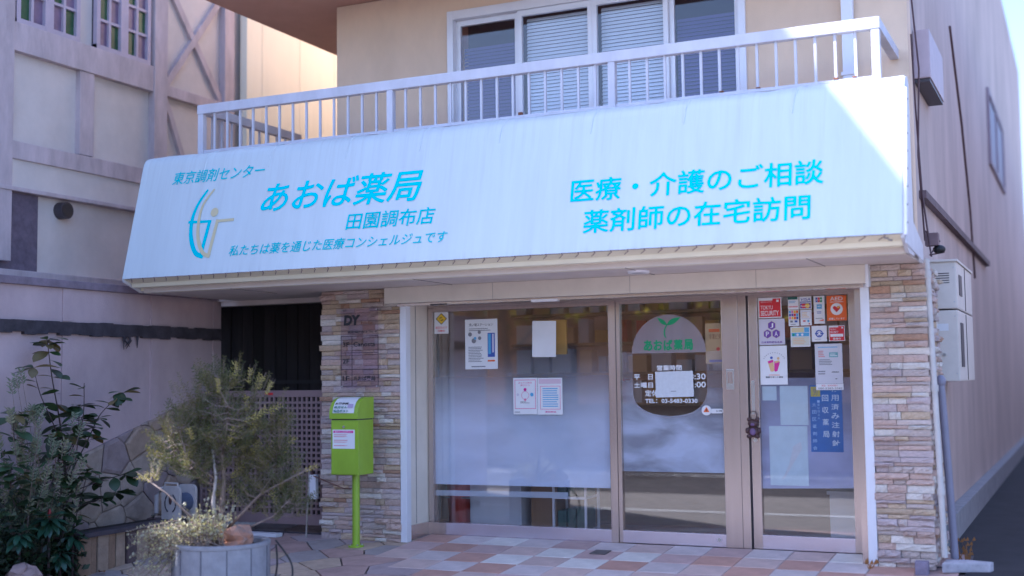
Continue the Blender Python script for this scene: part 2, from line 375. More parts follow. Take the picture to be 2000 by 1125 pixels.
for _ in range(4000):
    s = (random.uniform(-4.9, 1.9), random.uniform(-3.4, .2))
    if s[0] > 1.3 and False: continue
    if tile_in(s[0]-.1, s[1]) and s[1] > -3.2 and s[0] > -2.9: continue
    if all((s[0]-t[0])**2+((s[1]-t[1])*1.2)**2 > .30**2 for t in seeds): seeds.append(s)
for s, p in voronoi(seeds, (-4.9, 1.9, -3.4, .2), .008):
    # trim against the tiled field: stones under tiles sit lower and are hidden
    z = .003
    mb = MB(); n = len(p)
    mb.v = [(x, y, gz(y)+z-.02) for x, y in p]+[(x, y, gz(y)+z-.0) for x, y in p]
    mb.f = [tuple(range(n, 2*n))]+[(i, (i+1) % n, n+(i+1) % n, n+i) for i in range(n)]
    o = mb.build('flagstone', random.choice(FLAG), pav)

# ---------------------------------------------------------------- the pharmacy building
BLD = thing('pharmacy_building', 'beige plastered building with the pharmacy on its ground floor', 'building', (-1.2, 1, 0))
PY = -.45
# upper storey wall round the window opening
wl = MB(); wl.box(-3.877, -2.61, 0, .2, 2.6, 5.2).box(.29, 1.62, 0, .2, 2.6, 5.2).box(-2.61, .29, 0, .2, 4.97, 5.2).box(-2.61, .29, 0, .2, 2.6, 3.05)
wl.box(-3.877, -3.68, .2, 9, 2.6, 5.2).build('upper_wall', plaster, BLD)
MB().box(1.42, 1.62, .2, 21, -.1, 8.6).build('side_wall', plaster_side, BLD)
MB().box(1.62, 1.73, .9, 20.9, -.1, .21).build('side_plinth', concrete, BLD, bevel=.01)
MB().box(-4.9, 1.61, -1.4, 9, 5.205, 5.42).build('upper_floor_slab', eave_m, BLD)
MB().box(-3.877, 1.415, .0, 9, 5.42, 8.6).build('third_storey_wall', plaster, BLD)
MB().box(-4.74, 1.5, -.96, 0.0, 3.05, 3.2).build('balcony_floor', plaster, BLD)
sof = MB().box(-5.2, 1.70, -1.28, .1, 2.292, 2.34).box(-6.3, -3.4, .101, 1.0, 2.292, 2.34).build('soffit', soffit_m, BLD)
for x in (-4.2, -2.3, -.4, 1.0):
    MB().box(x, x+.006, -1.27, -.56, 2.288, 2.2925).build('soffit_joint', M('soffit_joint_dark', (.2, .17, .16), .8), sof)  # dark strips mark the joints between soffit boards
dl = MB().lathe([(.0, 2.29), (.055, 2.288), (.06, 2.275), (.085, 2.272), (.09, 2.292)], -.40, -.95, 28).build('downlight', alu_white, BLD, smooth=True)
MB().lathe([(.001, 2.2735), (.058, 2.2735)], -.40, -.95, 24).build('lens', M('unlit_lens', (.45, .45, .47), .4), dl)
# shutter box over the shop front
fb = MB().box(-3.01, 1.305, -.55, -.12, 2.146, 2.291).build('shutter_box', cream, BLD, bevel=.004)
for x in (-1.9, -.62, .45): MB().box(x, x+.003, -.5515, -.549, 2.148, 2.29).build('panel_joint', M('joint_dark', (.30, .27, .25), .8), fb)
MB().box(-2.9, 1.28, -.50, -.38, 2.118, 2.145).build('shutter_bottom_bar', alu, BLD, bevel=.003)
MB().box(-1.55, -1.30, -.505, -.45, 2.108, 2.13).build('shutter_catch', alu_white, BLD, bevel=.003)
MB().box(-2.55, -2.38, -.507, -.5, 2.116, 2.128).build('shutter_slot', alu_dark, BLD)
MB().box(-2.892, -2.826, PY-.02, PY+.06, -.028, 2.145).build('shutter_guide', white_paint, BLD, bevel=.004)
MB().box(1.248, 1.316, PY-.02, PY+.06, -.03, 2.145).build('shutter_guide', white_paint, BLD, bevel=.004)
MB().box(1.306, 1.33, -.56, -.4, 2.12, 2.291).build('shutter_box_end', white_paint, BLD, bevel=.003)
rev = MB().box(-2.93, -2.85, PY+.061, .05, -.02, 2.145).build('reveal_panel', cream, BLD)
MB().box(-2.85, -2.842, PY+.065, -.002, -.02, .115).build('skirting', alu, rev)
MB().box(-2.85, -2.846, -.26, -.25, .12, 2.14).build('panel_joint', M('joint_dark', (.30, .27, .25), .8), rev)
MB().box(1.19, 1.33, PY+.061, .05, -.03, 2.145).build('reveal_panel', alu, BLD)

# stacked ledge-stone pillars, every stone its own piece
STONE = [M('ledge_tan', (.62, .47, .33), .85, var=.3, vs_=9, bump=.6, bs=45, rnd=.14), M('ledge_rose', (.62, .45, .38), .85, var=.28, vs_=9, bump=.6, bs=45, rnd=.14),
         M('ledge_grey', (.62, .51, .46), .85, var=.28, vs_=9, bump=.6, bs=45, rnd=.14), M('ledge_cream', (.74, .67, .60), .85, var=.2, vs_=9, bump=.5, bs=45, rnd=.12),
         M('ledge_rust', (.50, .30, .20), .85, var=.3, vs_=9, bump=.6, bs=45, rnd=.1), M('ledge_lilac', (.58, .47, .46), .85, var=.28, vs_=9, bump=.6, bs=45, rnd=.12)]
random.seed(3)
STM = []
for k in range(8):  # unit stone blanks: x 0..1, y -1..0 (rough face at -1), z 0..1
    mb = MB(); nx, nz = 5, 3; mb.v = []
    for b in range(nz+1):
        for a in range(nx+1):
            e = (a in (0, nx)) or (b in (0, nz))
            mb.v.append((a/nx+(0 if a in (0, nx) else random.uniform(-.06, .06)), -1+(random.uniform(.12, .3) if e else random.uniform(-.12, .25)), b/nz+(0 if b in (0, nz) else random.uniform(-.1, .1))))
    F = len(mb.v); mb.v += [(0, 0, 0), (1, 0, 0), (1, 0, 1), (0, 0, 1)]
    w = nx+1
    for b in range(nz):
        for a in range(nx): mb.f.append((b*w+a, b*w+a+1, (b+1)*w+a+1, (b+1)*w+a))
    mb.f += [tuple([F, F+1]+[a for a in range(nx, -1, -1)]), tuple([F+2, F+3]+[nz*w+a for a in range(nx+1)]),
             tuple([F+3, F]+[b*w for b in range(nz+1)]), tuple([F+1, F+2]+[b*w+nx for b in range(nz, -1, -1)])]
    me = bpy.data.meshes.new('stone'); me.from_pydata(mb.v, [], mb.f)
    bm = bmesh.new(); bm.from_mesh(me); bmesh.ops.recalc_face_normals(bm, faces=bm.faces); bm.to_mesh(me); bm.free()
    me.materials.append(STONE[0]); STM.append(me)
def lay_stones(parent, x0, x1, yface, z0, z1, warm_top, rotz=0, hmin=.028, hmax=.062, wmin=.09, wmax=.30, hole=None):
    """random ledge courses; works in runs so joints step between neighbouring columns"""
    off = origin_of(parent); count = 0
    cells = []
    def split(a0, a1, c0, c1, d):
        W, H = a1-a0, c1-c0
        if H > .19 or (H > hmax and random.random() < .97):
            if W > .55 and H < .5 and random.random() < .75:
                m = a0+W*random.uniform(.35, .65); split(a0, m, c0, c1, d+1); split(m, a1, c0, c1, d+1)
            else:
                m = c0+H*random.uniform(.38, .62); split(a0, a1, c0, m, d+1); split(a0, a1, m, c1, d+1)
            return
        if W > wmax or (W > 2.2*wmin and random.random() < .5):
            m = a0+W*random.uniform(.3, .7); split(a0, m, c0, c1, d+1); split(m, a1, c0, c1, d+1); return
        cells.append((a0, a1, c0, c1))
    split(x0, x1, z0, z1, 0)
    for a0, a1, c0, c1 in cells:
        t = (c0-z0)/(z1-z0); wt = [1, 2.2, 2.4, 1.1, .15, 1.6]
        if random.random() < warm_top(t): wt = [4, 1.3, .8, 1.2, .5, .3]
        mt = random.choices(STONE, wt)[0]
        o = put('stone', random.choice(STM), parent); gp = .0018; dep = random.choice((.022, .03, .034, .04, .05, .066))*random.uniform(.85, 1.15); ja = random.uniform(-.012, .004) if a0 < x0+.01 else 0; jb = random.uniform(-.004, .014) if a1 > x1-.01 else 0; a0 += ja; a1 += jb
        if rotz: o.location = Vector((yface, a0+gp, c0+gp))-off
        else: o.location = Vector((a0+gp, yface, c0+gp))-off
        o.scale = (a1-a0-2*gp, dep, c1-c0-2*gp); o.rotation_euler = (0, 0, rotz)
        o.material_slots[0].link = 'OBJECT'; o.material_slots[0].material = mt; count += 1
    return count
pil = MB().box(-3.73, -2.895, PY+.012, .3, -.06, 2.29).build('pillar', mortar, BLD)
n1 = lay_stones(pil, -3.755, -2.896, PY+.016, -.03, 2.288, lambda t: max(0, (t-.35)*1.4))
pir = MB().box(1.34, 1.715, PY+.012, .35, -.06, 2.29).build('pillar', mortar, BLD)
n2 = lay_stones(pir, 1.318, 1.738, PY+.016, -.035, 2.288, lambda t: max(0, (t-.75)*3.4))
n3 = lay_stones(pir, PY+.01, .33, 1.712, -.035, 2.288, lambda t: .1, rotz=math.pi/2)
print('stones', n1, n2, n3)

# passage behind the gate
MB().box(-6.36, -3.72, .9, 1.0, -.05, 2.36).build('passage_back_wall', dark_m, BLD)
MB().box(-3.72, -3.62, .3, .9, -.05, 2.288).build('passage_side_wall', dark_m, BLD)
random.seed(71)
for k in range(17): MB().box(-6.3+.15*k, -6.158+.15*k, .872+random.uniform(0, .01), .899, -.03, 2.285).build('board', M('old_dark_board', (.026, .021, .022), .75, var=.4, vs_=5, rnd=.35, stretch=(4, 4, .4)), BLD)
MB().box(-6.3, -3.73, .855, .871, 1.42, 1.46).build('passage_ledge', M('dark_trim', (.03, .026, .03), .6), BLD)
MB().box(-5.4, -3.8, .12, .18, 2.24, 2.29).build('passage_lintel', soffit_m, BLD)

# upstairs window: frame, sashes, panes and blinds
UW = thing('upstairs_window', 'wide four-pane white aluminium window with blinds above the sign', 'window', (-1.16, .05, 3.05))
fy0, fy1 = -.03, .10
f = MB().box(-2.61, -2.545, fy0, fy1, 3.05, 4.97).box(.225, .29, fy0, fy1, 3.05, 4.97).box(-2.545, .225, fy0, fy1, 4.885, 4.97).box(-2.545, .225, fy0, fy1, 3.05, 3.12)
f.build('frame', alu_white, UW, bevel=.004)
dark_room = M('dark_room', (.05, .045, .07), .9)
blind_m = M('pale_blind', (.84, .90, .97), .5); blind_d = M('indigo_blind', (.10, .09, .27), .5)
edges = [-2.545, -1.88, -1.13, -.41, .225]
for k in range(4):
    a, b = edges[k], edges[k+1]; y = .02 if k in (1, 2) else .06
    s = MB().box(a, a+.045, y-.02, y+.02, 3.12, 4.885).box(b-.045, b, y-.02, y+.02, 3.12, 4.885).box(a+.045, b-.045, y-.02, y+.02, 4.83, 4.885).box(a+.045, b-.045, y-.02, y+.02, 3.12, 3.18).build('sash', alu_white, UW, bevel=.003)
    MB().box(a+.045, b-.045, y-.003, y+.003, 3.18, 4.83).build('pane', glass_up, s)
    bl = MB(); zz = 3.2; top = 4.82 if k in (1, 2) else 4.6
    while zz < top:
        bl.quad((a+.046, .112, zz), (b-.046, .112, zz), (b-.046, .135, zz+.036), (a+.046, .135, zz+.036)); zz += .034
    bl.build('blind', blind_m if k in (1, 2) else blind_d, UW)
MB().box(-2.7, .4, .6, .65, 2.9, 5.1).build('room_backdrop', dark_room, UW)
# downpipes of the upper floor
dp = thing('downpipe', 'pale square downpipe on the upper wall behind the railing', 'pipe', (1.155, -.04, 3.0))
MB().box(1.107, 1.203, -.09, -.012, 2.7, 5.2).build('pipe', alu_white, dp, bevel=.01)
for z in (3.9, 4.9): MB().box(1.095, 1.215, -.098, -.004, z, z+.03).build('bracket', alu_white, dp, bevel=.003)

# ---------------------------------------------------------------- balcony railing
RL = thing('balcony_railing', 'white painted metal balcony railing with thin upright bars above the sign', 'railing', (-1.62, -1.0, 3.2))
rail_paint = M('railing_paint', (.60, .59, .66), .45, var=.12, vs_=5, stretch=(1, 1, .4))
MB().box(-4.785, 1.545, -1.035, -.965, 4.002, 4.09).build('top_rail', rail_paint, RL, bevel=.006)
MB().box(-4.775, 1.535, -1.012, -.988, 3.625, 3.652).build('bottom_rail', rail_paint, RL, bevel=.003)
px = [-4.75, -2.66, -.575, 1.51]
for x in px: MB().box(x-.03, x+.03, -1.03, -.97, 3.2, 4.001).build('post', rail_paint, RL, bevel=.004)
bme = MB().box(-.0095, .0095, -.0095, .0095, 0, .35); bm_ = bpy.data.meshes.new('baluster'); bm_.from_pydata(bme.v, [], bme.f); bm_.materials.append(rail_paint)
for a, b in zip(px[:-1], px[1:]):
    for k in range(1, 14):
        o = put('baluster', bm_, RL); o.location = (a+(b-a)*k/14+1.62, 0, 3.652-3.2)
MB().box(-4.785, -4.715, -.964, .6, 4.005, 4.087).build('side_rail', rail_paint, RL, bevel=.006)
MB().box(-4.76, -4.74, -.964, .6, 3.627, 3.65).build('side_bottom_rail', rail_paint, RL)
for k in range(1, 11):
    o = put('baluster', bm_, RL); o.location = (-4.75+1.62, .15*k, 3.652-3.2)
MB().box(1.475, 1.545, -.964, .0, 4.005, 4.087).build('side_rail', rail_paint, RL, bevel=.006)
for x in (1.21, .62, -1.4, .33, 1.35):
    MB().box(x-.016, x+.016, -1.016, -.984, 3.653, 3.653+random.uniform(.008, .03)).build('rust_spot', rust, RL)

# ---------------------------------------------------------------- the awning sign
SG = thing('awning_sign', 'long white sloping shop sign with cyan Japanese lettering over the entrance', 'sign', (-1.77, -1.2, 2.3))
SX0, SX1 = -5.262, 1.715
prof = [(-1.5, 2.41), (-1.37, 2.935), (-1.236, 3.478), (-1.222, 3.525), (-1.195, 3.565), (-1.155, 3.592), (-1.10, 3.606), (-1.02, 3.616)]
sh = MB(); NX = 56; rows = []
random.seed(21)
for i in range(NX+1):
    x = SX0+(SX1-SX0)*i/NX
    rows.append(len(sh.v))
    for k, (y, z) in enumerate(prof):
        wob = (.004*math.sin(x*7.3)+random.uniform(-.003, .003)) if k >= 5 else 0
        sh.v.append((x, y, z+wob))
for i in range(NX):
    for k in range(len(prof)-1): sh.f.append((rows[i]+k, rows[i+1]+k, rows[i+1]+k+1, rows[i]+k+1))
SHEET = sh.build('sheet', sheet_m, SG, smooth=False)
me = SHEET.data; me.polygons.foreach_set('use_smooth', [True]*len(me.polygons))
MB().box(SX0+.02, SX1-.02, -1.2915, -1.2885, 3.246, 3.2495).build('fold_line', sheet_m, SG)
for k in range(1, 9):   # sewn seams on the curved top of the sheet
    x = SX0+(SX1-SX0)*k/9+random.uniform(-.05, .05); mb = MB()
    pp = [(-1.262, 3.38), (-1.238, 3.478), (-1.222, 3.525), (-1.195, 3.565), (-1.155, 3.592), (-1.10, 3.606)]
    mb.tube([(x-.05*(1-j/5), y-.001, z+.001) for j, (y, z) in enumerate(pp)], .004, 5).build('seam', M('seam_white', (.66, .72, .76), .5), SG)
side = [(p[0], p[1]) for p in prof]+[(-.97, 3.58), (-.97, 2.30), (-1.27, 2.30), (-1.49, 2.385)]
MB().prism([(y+.004 if y < -1 else y, z-.004) for y, z in side], SX1-.012, SX1+.012).build('end_panel', M('end_panel_paint', (.62, .62, .67), .45, var=.1), SG)
MB().prism([(y+.004 if y < -1 else y, z-.004) for y, z in side], SX0-.004, SX0+.012).build('end_panel', M('end_panel_paint', (.62, .62, .67), .45), SG)
fl = MB().prism([(-1.505, 2.40), (-1.235, 3.49), (-1.20, 3.49), (-1.47, 2.40)], SX1+.0125, SX1+.03).build('edge_flange', alu_white, SG, bevel=.003)
for k in range(8):
    t = .08+k*.12; MB().tube([(SX1+.0305, -1.4875+.27*t, 2.40+1.09*t), (SX1+.036, -1.4875+.27*t, 2.40+1.09*t)], .007, 8).build('screw', grey_ink, fl)
MB().prism([(-1.47, 2.345), (-.5, 2.296), (-.5, 2.42), (-1.4, 2.62)], SX1+.0125, SX1+.02).build('end_plate', M('end_panel_paint', (.62, .62, .67), .45), SG)
gut = MB().prism([(-1.495, 2.405), (-1.40, 2.372), (-1.385, 2.338), (-1.27, 2.335), (-1.27, 2.312), (-1.262, 2.312), (-1.262, 2.40)], SX0+.02, SX1-.016).build('gutter', gutter_m, SG)
MB().prism([(-1.262, 2.350), (-1.262, 2.291), (-1.20, 2.291), (-1.20, 2.350)], SX0+.05, SX1-.016).build('trim_board', gutter_m, SG)
lace = MB(); x = SX0+.1; z0 = 2.404
while x < SX1-.06:
    lace.tube([(x, -1.502, z0+.006), (x+.012, -1.497, z0-.006), (x-.045, -1.43, z0-.024)], .003, 4)
    lace.tube([(x, -1.503, z0+.005), (x+.13, -1.503, z0+.003)], .0022, 4); x += .135
lace.build('lacing_cord', M('old_cord', (.20, .13, .15), .8), SG)
for k in range(5):
    MB().tube([(SX1-.13+.022*k, -1.46+.035*k, 2.391-.012*k), (SX1-.10+.022*k, -1.455+.035*k, 2.385-.012*k)], .007, 6).build('cord_hook', grey_ink, SG)
MB().box(-2.24, -2.10, -1.275, -1.255, 2.30, 2.318).build('rust_spot', rust, SG)
# lettering on the slope of the sheet
ev = Vector((0, .26, 1.05)).normalized(); en = Vector((1, 0, 0)).cross(ev)
def on_sign(u, v, d=.003): return Vector((u, -1.5, 2.41))+ev*v+en*d
def sign_text(body, u0, v0, u1, v1, mat, shear, bold): return text('lettering', body, mat, SG, on_sign(u0+bold, v0+bold), u1-u0-2*bold, v1-v0-2*bold, uy=ev, shear=shear, bold=bold)
sign_text('東京調剤センター', -4.870, .905, -3.82, 1.035, cyan_d, .18, .0010)
sign_text('あおば薬局', -3.80, .545, -2.165, .835, cyan, .2, .0045)
sign_text('田園調布店', -2.868, .325, -2.005, .478, cyan_d, .08, .0015)
sign_text('私たちは薬を通じた医療コンシェルジュです', -4.072, .155, -1.865, .258, cyan_d, .18, .0008)
sign_text('医療・介護のご相談', -.80, .415, 1.17, .612, cyan, 0, .0030)
sign_text('薬剤師の在宅訪問', -.675, .148, 1.08, .345, cyan, 0, .0030)
def sign_stroke(pts, w, mat, d, name='logo_stroke', wf=None):
    P = [Vector(p) for p in pts]; mb = MB(); L = []
    for i, p in enumerate(P):
        t = (P[min(i+1, len(P)-1)]-P[max(i-1, 0)]).normalized(); nrm = Vector((-t.y, t.x)); ww = w if wf is None else w*wf(i/(len(P)-1))
        L.append((p+nrm*ww/2, p-nrm*ww/2))
    for i in range(len(L)-1): mb.quad(on_sign(*L[i][0], d), on_sign(*L[i][1], d), on_sign(*L[i+1][1], d), on_sign(*L[i+1][0], d))
    return mb.build(name, mat, SG)
def smooth(pts, n=6):
    out = []; P = [Vector(p) for p in pts]
    for i in range(len(P)-1):
        a, b, c, d = P[max(i-1, 0)], P[i], P[i+1], P[min(i+2, len(P)-1)]
        for k in range(n):
            t = k/n; out.append(.5*((2*b)+(c-a)*t+(2*a-5*b+4*c-d)*t*t+(3*b-a-3*c+d)*t**3))
    return out+[P[-1]]
sign_stroke(smooth([(-4.43, .825), (-4.515, .69), (-4.555, .535), (-4.53, .355), (-4.45, .21), (-4.355, .17)]), .042, cyan_d, .003, wf=lambda t: .5+.9*t if t < .6 else 1.04)
sign_stroke([(-4.595, .515), (-4.335, .508)], .026, cyan_d, .0032)
sign_stroke([(-4.347, .52), (-4.385, .19)], .036, cyan_d, .0034)
sign_stroke(smooth([(-4.355, .825), (-4.452, .685), (-4.475, .527), (-4.448, .35), (-4.37, .21), (-4.28, .168)]), .036, gold, .0042, wf=lambda t: .5+.8*t if t < .6 else 1)
sign_stroke([(-4.26, .52), (-4.297, .17)], .034, gold, .0044)
sign_stroke([(-4.275, .505), (-4.076, .508)], .026, gold, .0046)
dd = MB(); dd.quad(*[on_sign(-4.31+.043*math.cos(a*.2618), .594+.043*math.sin(a*.2618), .0042) for a in range(24)]).build('logo_dot', gold, SG)

# ---------------------------------------------------------------- shop front
SW = thing('shop_window', 'large fixed shop window with frosted film and a lilac aluminium sill', 'window', (-1.9, 0, 0))
MB().box(-2.842, -2.79, -.03, .06, .112, 2.118).build('frame_stile', alu, SW, bevel=.003)
MB().box(-1.012, -.945, -.045, .06, -.015, 2.118).build('mullion', alu, SW, bevel=.004)
MB().box(-2.79, -1.012, -.03, .06, 2.085, 2.118).build('frame_head', alu, SW)
MB().box(-2.842, -2.66, -.04, .06, -.015, .11).build('sill_end', alu, SW, bevel=.003)
MB().box(-2.659, -1.013, -.036, .06, -.015, .11).build('sill', alu_lilac, SW, bevel=.003)
MB().box(-2.79, -1.012, .0, .006, .112, 2.085).build('pane', glass, SW)
film1 = film_mat('window_film', .95, 1.76, .97, .0, col=(.74, .81, .97), blot=.10)
film2 = film_mat('door_film', .9, 1.6, .95, .25, col=(.74, .81, .97), blot=.5)
MB().quad((-2.79, .012, .462), (-1.012, .012, .467), (-1.012, .012, 1.75), (-2.79, .012, 1.75)).build('frosted_film', film1, SW)
MB().quad((-2.79, .0125, .355), (-1.44, .0125, .366), (-1.44, .0125, .42), (-2.79, .0125, .406)).build('film_strip', film_mat('strip_film', 5, 6, .75, .8, blot=.05), SW)

SD = thing('sliding_door', 'glass sliding door with the green sprout emblem and opening hours', 'door', (-.4, 0, 0))
MB().box(-.942, -.908, -.03, .03, .0, 2.118).build('door_stile', alu, SD, bevel=.003)
st_ = MB().box(.014, .157, -.038, .03, .0, 2.118).build('door_stile', alu, SD, bevel=.004)
MB().box(-.907, .013, -.03, .03, 2.09, 2.118).build('door_head', alu, SD)
br = MB().box(-.907, .013, -.034, .03, .004, .11).build('bottom_rail', alu_lilac, SD, bevel=.003)
MB().tube([(-.045, -.034, .065), (-.045, -.042, .065)], .016, 16).build('floor_lock', steel, br)
MB().box(-.907, .013, .0, .006, .11, 2.09).build('pane', glass, SD)
MB().box(.05, .115, -.0405, -.038, 1.33, 1.50).build('handle_plate', steel, st_, bevel=.002)
MB().box(.06, .105, -.0425, -.0405, 1.38, 1.48).build('handle_recess', alu, st_)
fm = MB(); zz = .62
def half(z):   # half width of the clear oval in the film
    if z > 1.65: return math.sqrt(max(0, .335**2-(z-1.65)**2))
    if z > 1.29: return .335
    return .335*math.sqrt(max(0, 1-((1.29-z)/.19)**2)) if z > 1.10 else 0
while zz < 1.66:
    z2 = min(1.66, zz+.02); h0, h1 = half(zz), half(z2)
    if h0 == 0 and h1 == 0: fm.quad((-.907, .012, zz), (.013, .012, zz), (.013, .012, z2), (-.907, .012, z2))
    else: fm.quad((-.907, .012, zz), (-.47-h0, .012, zz), (-.47-h1, .012, z2), (-.907, .012, z2)); fm.quad((-.47+h0, .012, zz), (.013, .012, zz), (.013, .012, z2), (-.47+h1, .012, z2))
    zz = z2
fm.build('frosted_film', film2, SD)
# round-topped emblem film: tinted upper half
def arch(u, v): return u, v
cx, w2 = -.470, .335
up_ = [(cx+w2*math.cos(math.pi*i/24), 1.65+.335*math.sin(math.pi*i/24)) for i in range(25)]
tint = film_mat('emblem_film', 5, 6, .55, .6, col=(.52, .46, .50), blot=.02)
MB().quad(*[(x, -.0025, z) for x, z in up_]).build('emblem_film', tint, SD)
clear_rim = [(cx+w2*math.cos(math.pi*i/24), 1.29-.20*math.sin(math.pi*i/24)) for i in range(25)]
rim = MB()
for a, b in zip(clear_rim[:-1], clear_rim[1:]): rim.quad((a[0], -.0025, a[1]), (b[0], -.0025, b[1]), (b[0]*.985+cx*.015, -.0025, b[1]+.004), (a[0]*.985+cx*.015, -.0025, a[1]+.004))
rim.build('emblem_rim', tint, SD)
def door_text(b, x0, x1, z0, z1, m, fat=.02, y=-.0045): return text('lettering', b, m, SD, (x0, y, z0), x1-x0, z1-z0, fat=0, bold=.0016 if fat else .004)
for ch, k in zip('あおば薬局', range(5)): door_text(ch, -.690+.0915*k, -.690+.0915*k+.073, 1.675+.002*(k % 2), 1.762, green_ink, 0)
def leaf_poly(p0, p1, wdt, n=10):
    a, b = Vector(p0), Vector(p1); t = b-a; nr = Vector((-t.y, t.x)).normalized(); L = []; R = []
    for i in range(n+1):
        s = i/n; ww = wdt*math.sin(math.pi*s**.8); L.append(a+t*s+nr*ww); R.append(a+t*s-nr*ww*.75)
    return L+R[::-1]
for p0, p1, w in (((-.478, 1.895), (-.565, 1.962), .020), ((-.478, 1.893), (-.352, 1.958), .026)):
    MB().quad(*[(q.x, -.0045, q.y) for q in leaf_poly(p0, p1, w)]).build('sprout_leaf', green_ink, SD)
stp = smooth([(-.474, 1.90), (-.497, 1.86), (-.502, 1.81), (-.490, 1.785)]); mb = MB()
for a, b in zip(stp[:-1], stp[1:]): mb.quad((a.x-.006, -.0045, a.y), (a.x+.006, -.0045, a.y), (b.x+.006, -.0045, b.y), (b.x-.006, -.0045, b.y))
mb.build('sprout_stem', green_ink, SD)
door_text('営業時間', -.575, -.352, 1.498, 1.543, white_ink, .010)
door_text('平　日', -.79, -.617, 1.42, 1.467, white_ink, .010); door_text('9:00～18:30', -.56, -.142, 1.418, 1.467, white_ink, .010)
door_text('土曜日', -.79, -.617, 1.35, 1.396, white_ink, .010); door_text('9:00～13:00', -.56, -.142, 1.349, 1.396, white_ink, .010)
door_text('定休日', -.688, -.52, 1.275, 1.328, white_ink, .010); door_text('日曜・祝日', -.49, -.25, 1.275, 1.325, white_ink, .010)
door_text('TEL：03-5483-0330', -.69, -.218, 1.217, 1.251, white_ink, .010)

RD = thing('swing_door', 'right-hand glass door crowded with stickers beside the stone pillar', 'door', (.7, 0, 0))
MB().box(.158, .229, -.03, .05, -.01, 2.118).build('door_post', alu, RD, bevel=.004)
MB().box(.229, .250, .0, .05, -.01, 2.118).build('door_gap', alu_dark, RD)
s1 = MB().box(.250, .325, -.034, .03, .004, 2.118).build('door_stile', alu, RD, bevel=.004)
MB().box(1.078, 1.188, -.034, .03, .004, 2.118).build('door_stile', alu, RD, bevel=.004)
MB().box(.325, 1.078, -.034, .03, .004, .12).build('bottom_rail', alu_lilac, RD, bevel=.003)
MB().box(.325, 1.078, -.034, .03, 2.10, 2.118).build('door_head', alu, RD)
MB().box(.325, 1.078, .0, .006, .12, 2.10).build('pane', glass, RD)
MB().quad((.325, .012, .50), (1.078, .012, .52), (1.078, .012, 1.42), (.325, .012, 1.42)).build('frosted_film', film_mat('right_film', .8, 1.5, .85, .45, col=(.58, .62, .86), blot=.25), RD)
MB().box(.262, .288, -.0365, -.034, 1.12, 1.40).build('pull_handle', steel, s1, bevel=.002)
MB().tube([(.285, -.034, .905), (.285, -.045, .905)], .016, 16).build('door_lock', steel, s1)
# bear-shaped padlock
bear = thing('padlock', 'brown bear-shaped padlock hanging on the door handle', 'padlock', (.275, -.06, .95))
brn = M('brown_plastic', (.075, .035, .035), .45, var=.2, vs_=30); lil = M('mauve_plastic', (.16, .09, .20), .45)
def ell(cx, cy, cz, rx, ry, rz, n=14, k=9):
    mb = MB(); mb.v = [(cx, cy, cz-rz)]
    for j in range(1, k):
        b = -math.pi/2+math.pi*j/k
        for i in range(n): a = 2*math.pi*i/n; mb.v.append((cx+rx*math.cos(b)*math.cos(a), cy+ry*math.cos(b)*math.sin(a), cz+rz*math.sin(b)))
    mb.v.append((cx, cy, cz+rz)); L = len(mb.v)-1
    for i in range(n): mb.f.append((0, 1+(i+1) % n, 1+i)); mb.f.append((L, L-n+i, L-n+(i+1) % n))
    for j in range(k-2):
        for i in range(n): mb.f.append((1+j*n+i, 1+j*n+(i+1) % n, 1+(j+1)*n+(i+1) % n, 1+(j+1)*n+i))
    return mb
ell(.275, -.062, 1.045, .046, .03, .036).build('head', brn, bear, smooth=True)
for s in (-1, 1):
    ell(.275+s*.036, -.058, 1.078, .017, .012, .017).build('ear', brn, bear, smooth=True)
    ell(.275+s*.05, -.06, .985, .018, .018, .026).build('arm', brn, bear, smooth=True)
    ell(.275+s*.035, -.066, .938, .022, .022, .02).build('foot', brn, bear, smooth=True)
ell(.275, -.06, .975, .048, .026, .046).build('body', brn, bear, smooth=True)
ell(.275, -.082, .975, .026, .01, .03).build('belly', lil, bear, smooth=True)
ell(.275, -.088, 1.036, .018, .01, .013).build('muzzle', lil, bear, smooth=True)
MB().tube(smooth3 if False else [Vector((.255, -.055, 1.07)), Vector((.246, -.05, 1.12)), Vector((.262, -.05, 1.145)), Vector((.29, -.05, 1.145)), Vector((.304, -.05, 1.12)), Vector((.295, -.055, 1.07))], .004, 6).build('shackle', brn, bear)
MB().box(1.188, 1.191, -.03, .03, 0, 2.118).build('hinge_strip', alu_dark, RD)
MB().box(-2.84, 1.19, -.036, .06, 2.1185, 2.30).build('transom', alu, BLD)
MB().box(-2.95, 1.3, -.06, .25, -.06, -.016).build('threshold', alu_dark, BLD)

# ---- papers and stickers on the glass
s = Sheet('warning_sticker', 'small white sticker with a yellow diamond warning in the window corner', 'sticker', -2.782, -2.632, 1.878, 2.082, paper)
s.poly([(.5, .42), (.9, .69), (.5, .96), (.1, .69)], black_ink); s.poly([(.5, .46), (.84, .69), (.5, .92), (.16, .69)], yellow_ink)
s.disc(.5, .68, .13, black_ink); s.poly([(.42, .6), (.66, .7), (.62, .78), (.38, .68)], yellow_ink); s.text('防犯カメラ', .1, .22, .9, .34, red_ink, .02); s.text('作動中', .25, .07, .75, .18, red_ink, .02)
s = Sheet('notice_poster', 'tall white notice with a blue picture strip hung in the window', 'poster', -2.455, -2.118, 1.536, 2.002, paper)
s.text('洗い場ステーション', .12, .86, .86, .92, black_ink, .02); s.lines(.12, .76, .9, .83, 2, grey_ink); s.lines(.1, .14, .58, .46, 10, grey_ink, ragged=.25)
s.rect(.70, .24, .92, .72, blue_ink); s.rect(.72, .30, .80, .70, blue_lt); s.rect(.84, .33, .89, .70, lilac_card); s.rect(.7, .15, .92, .18, orange_ink)
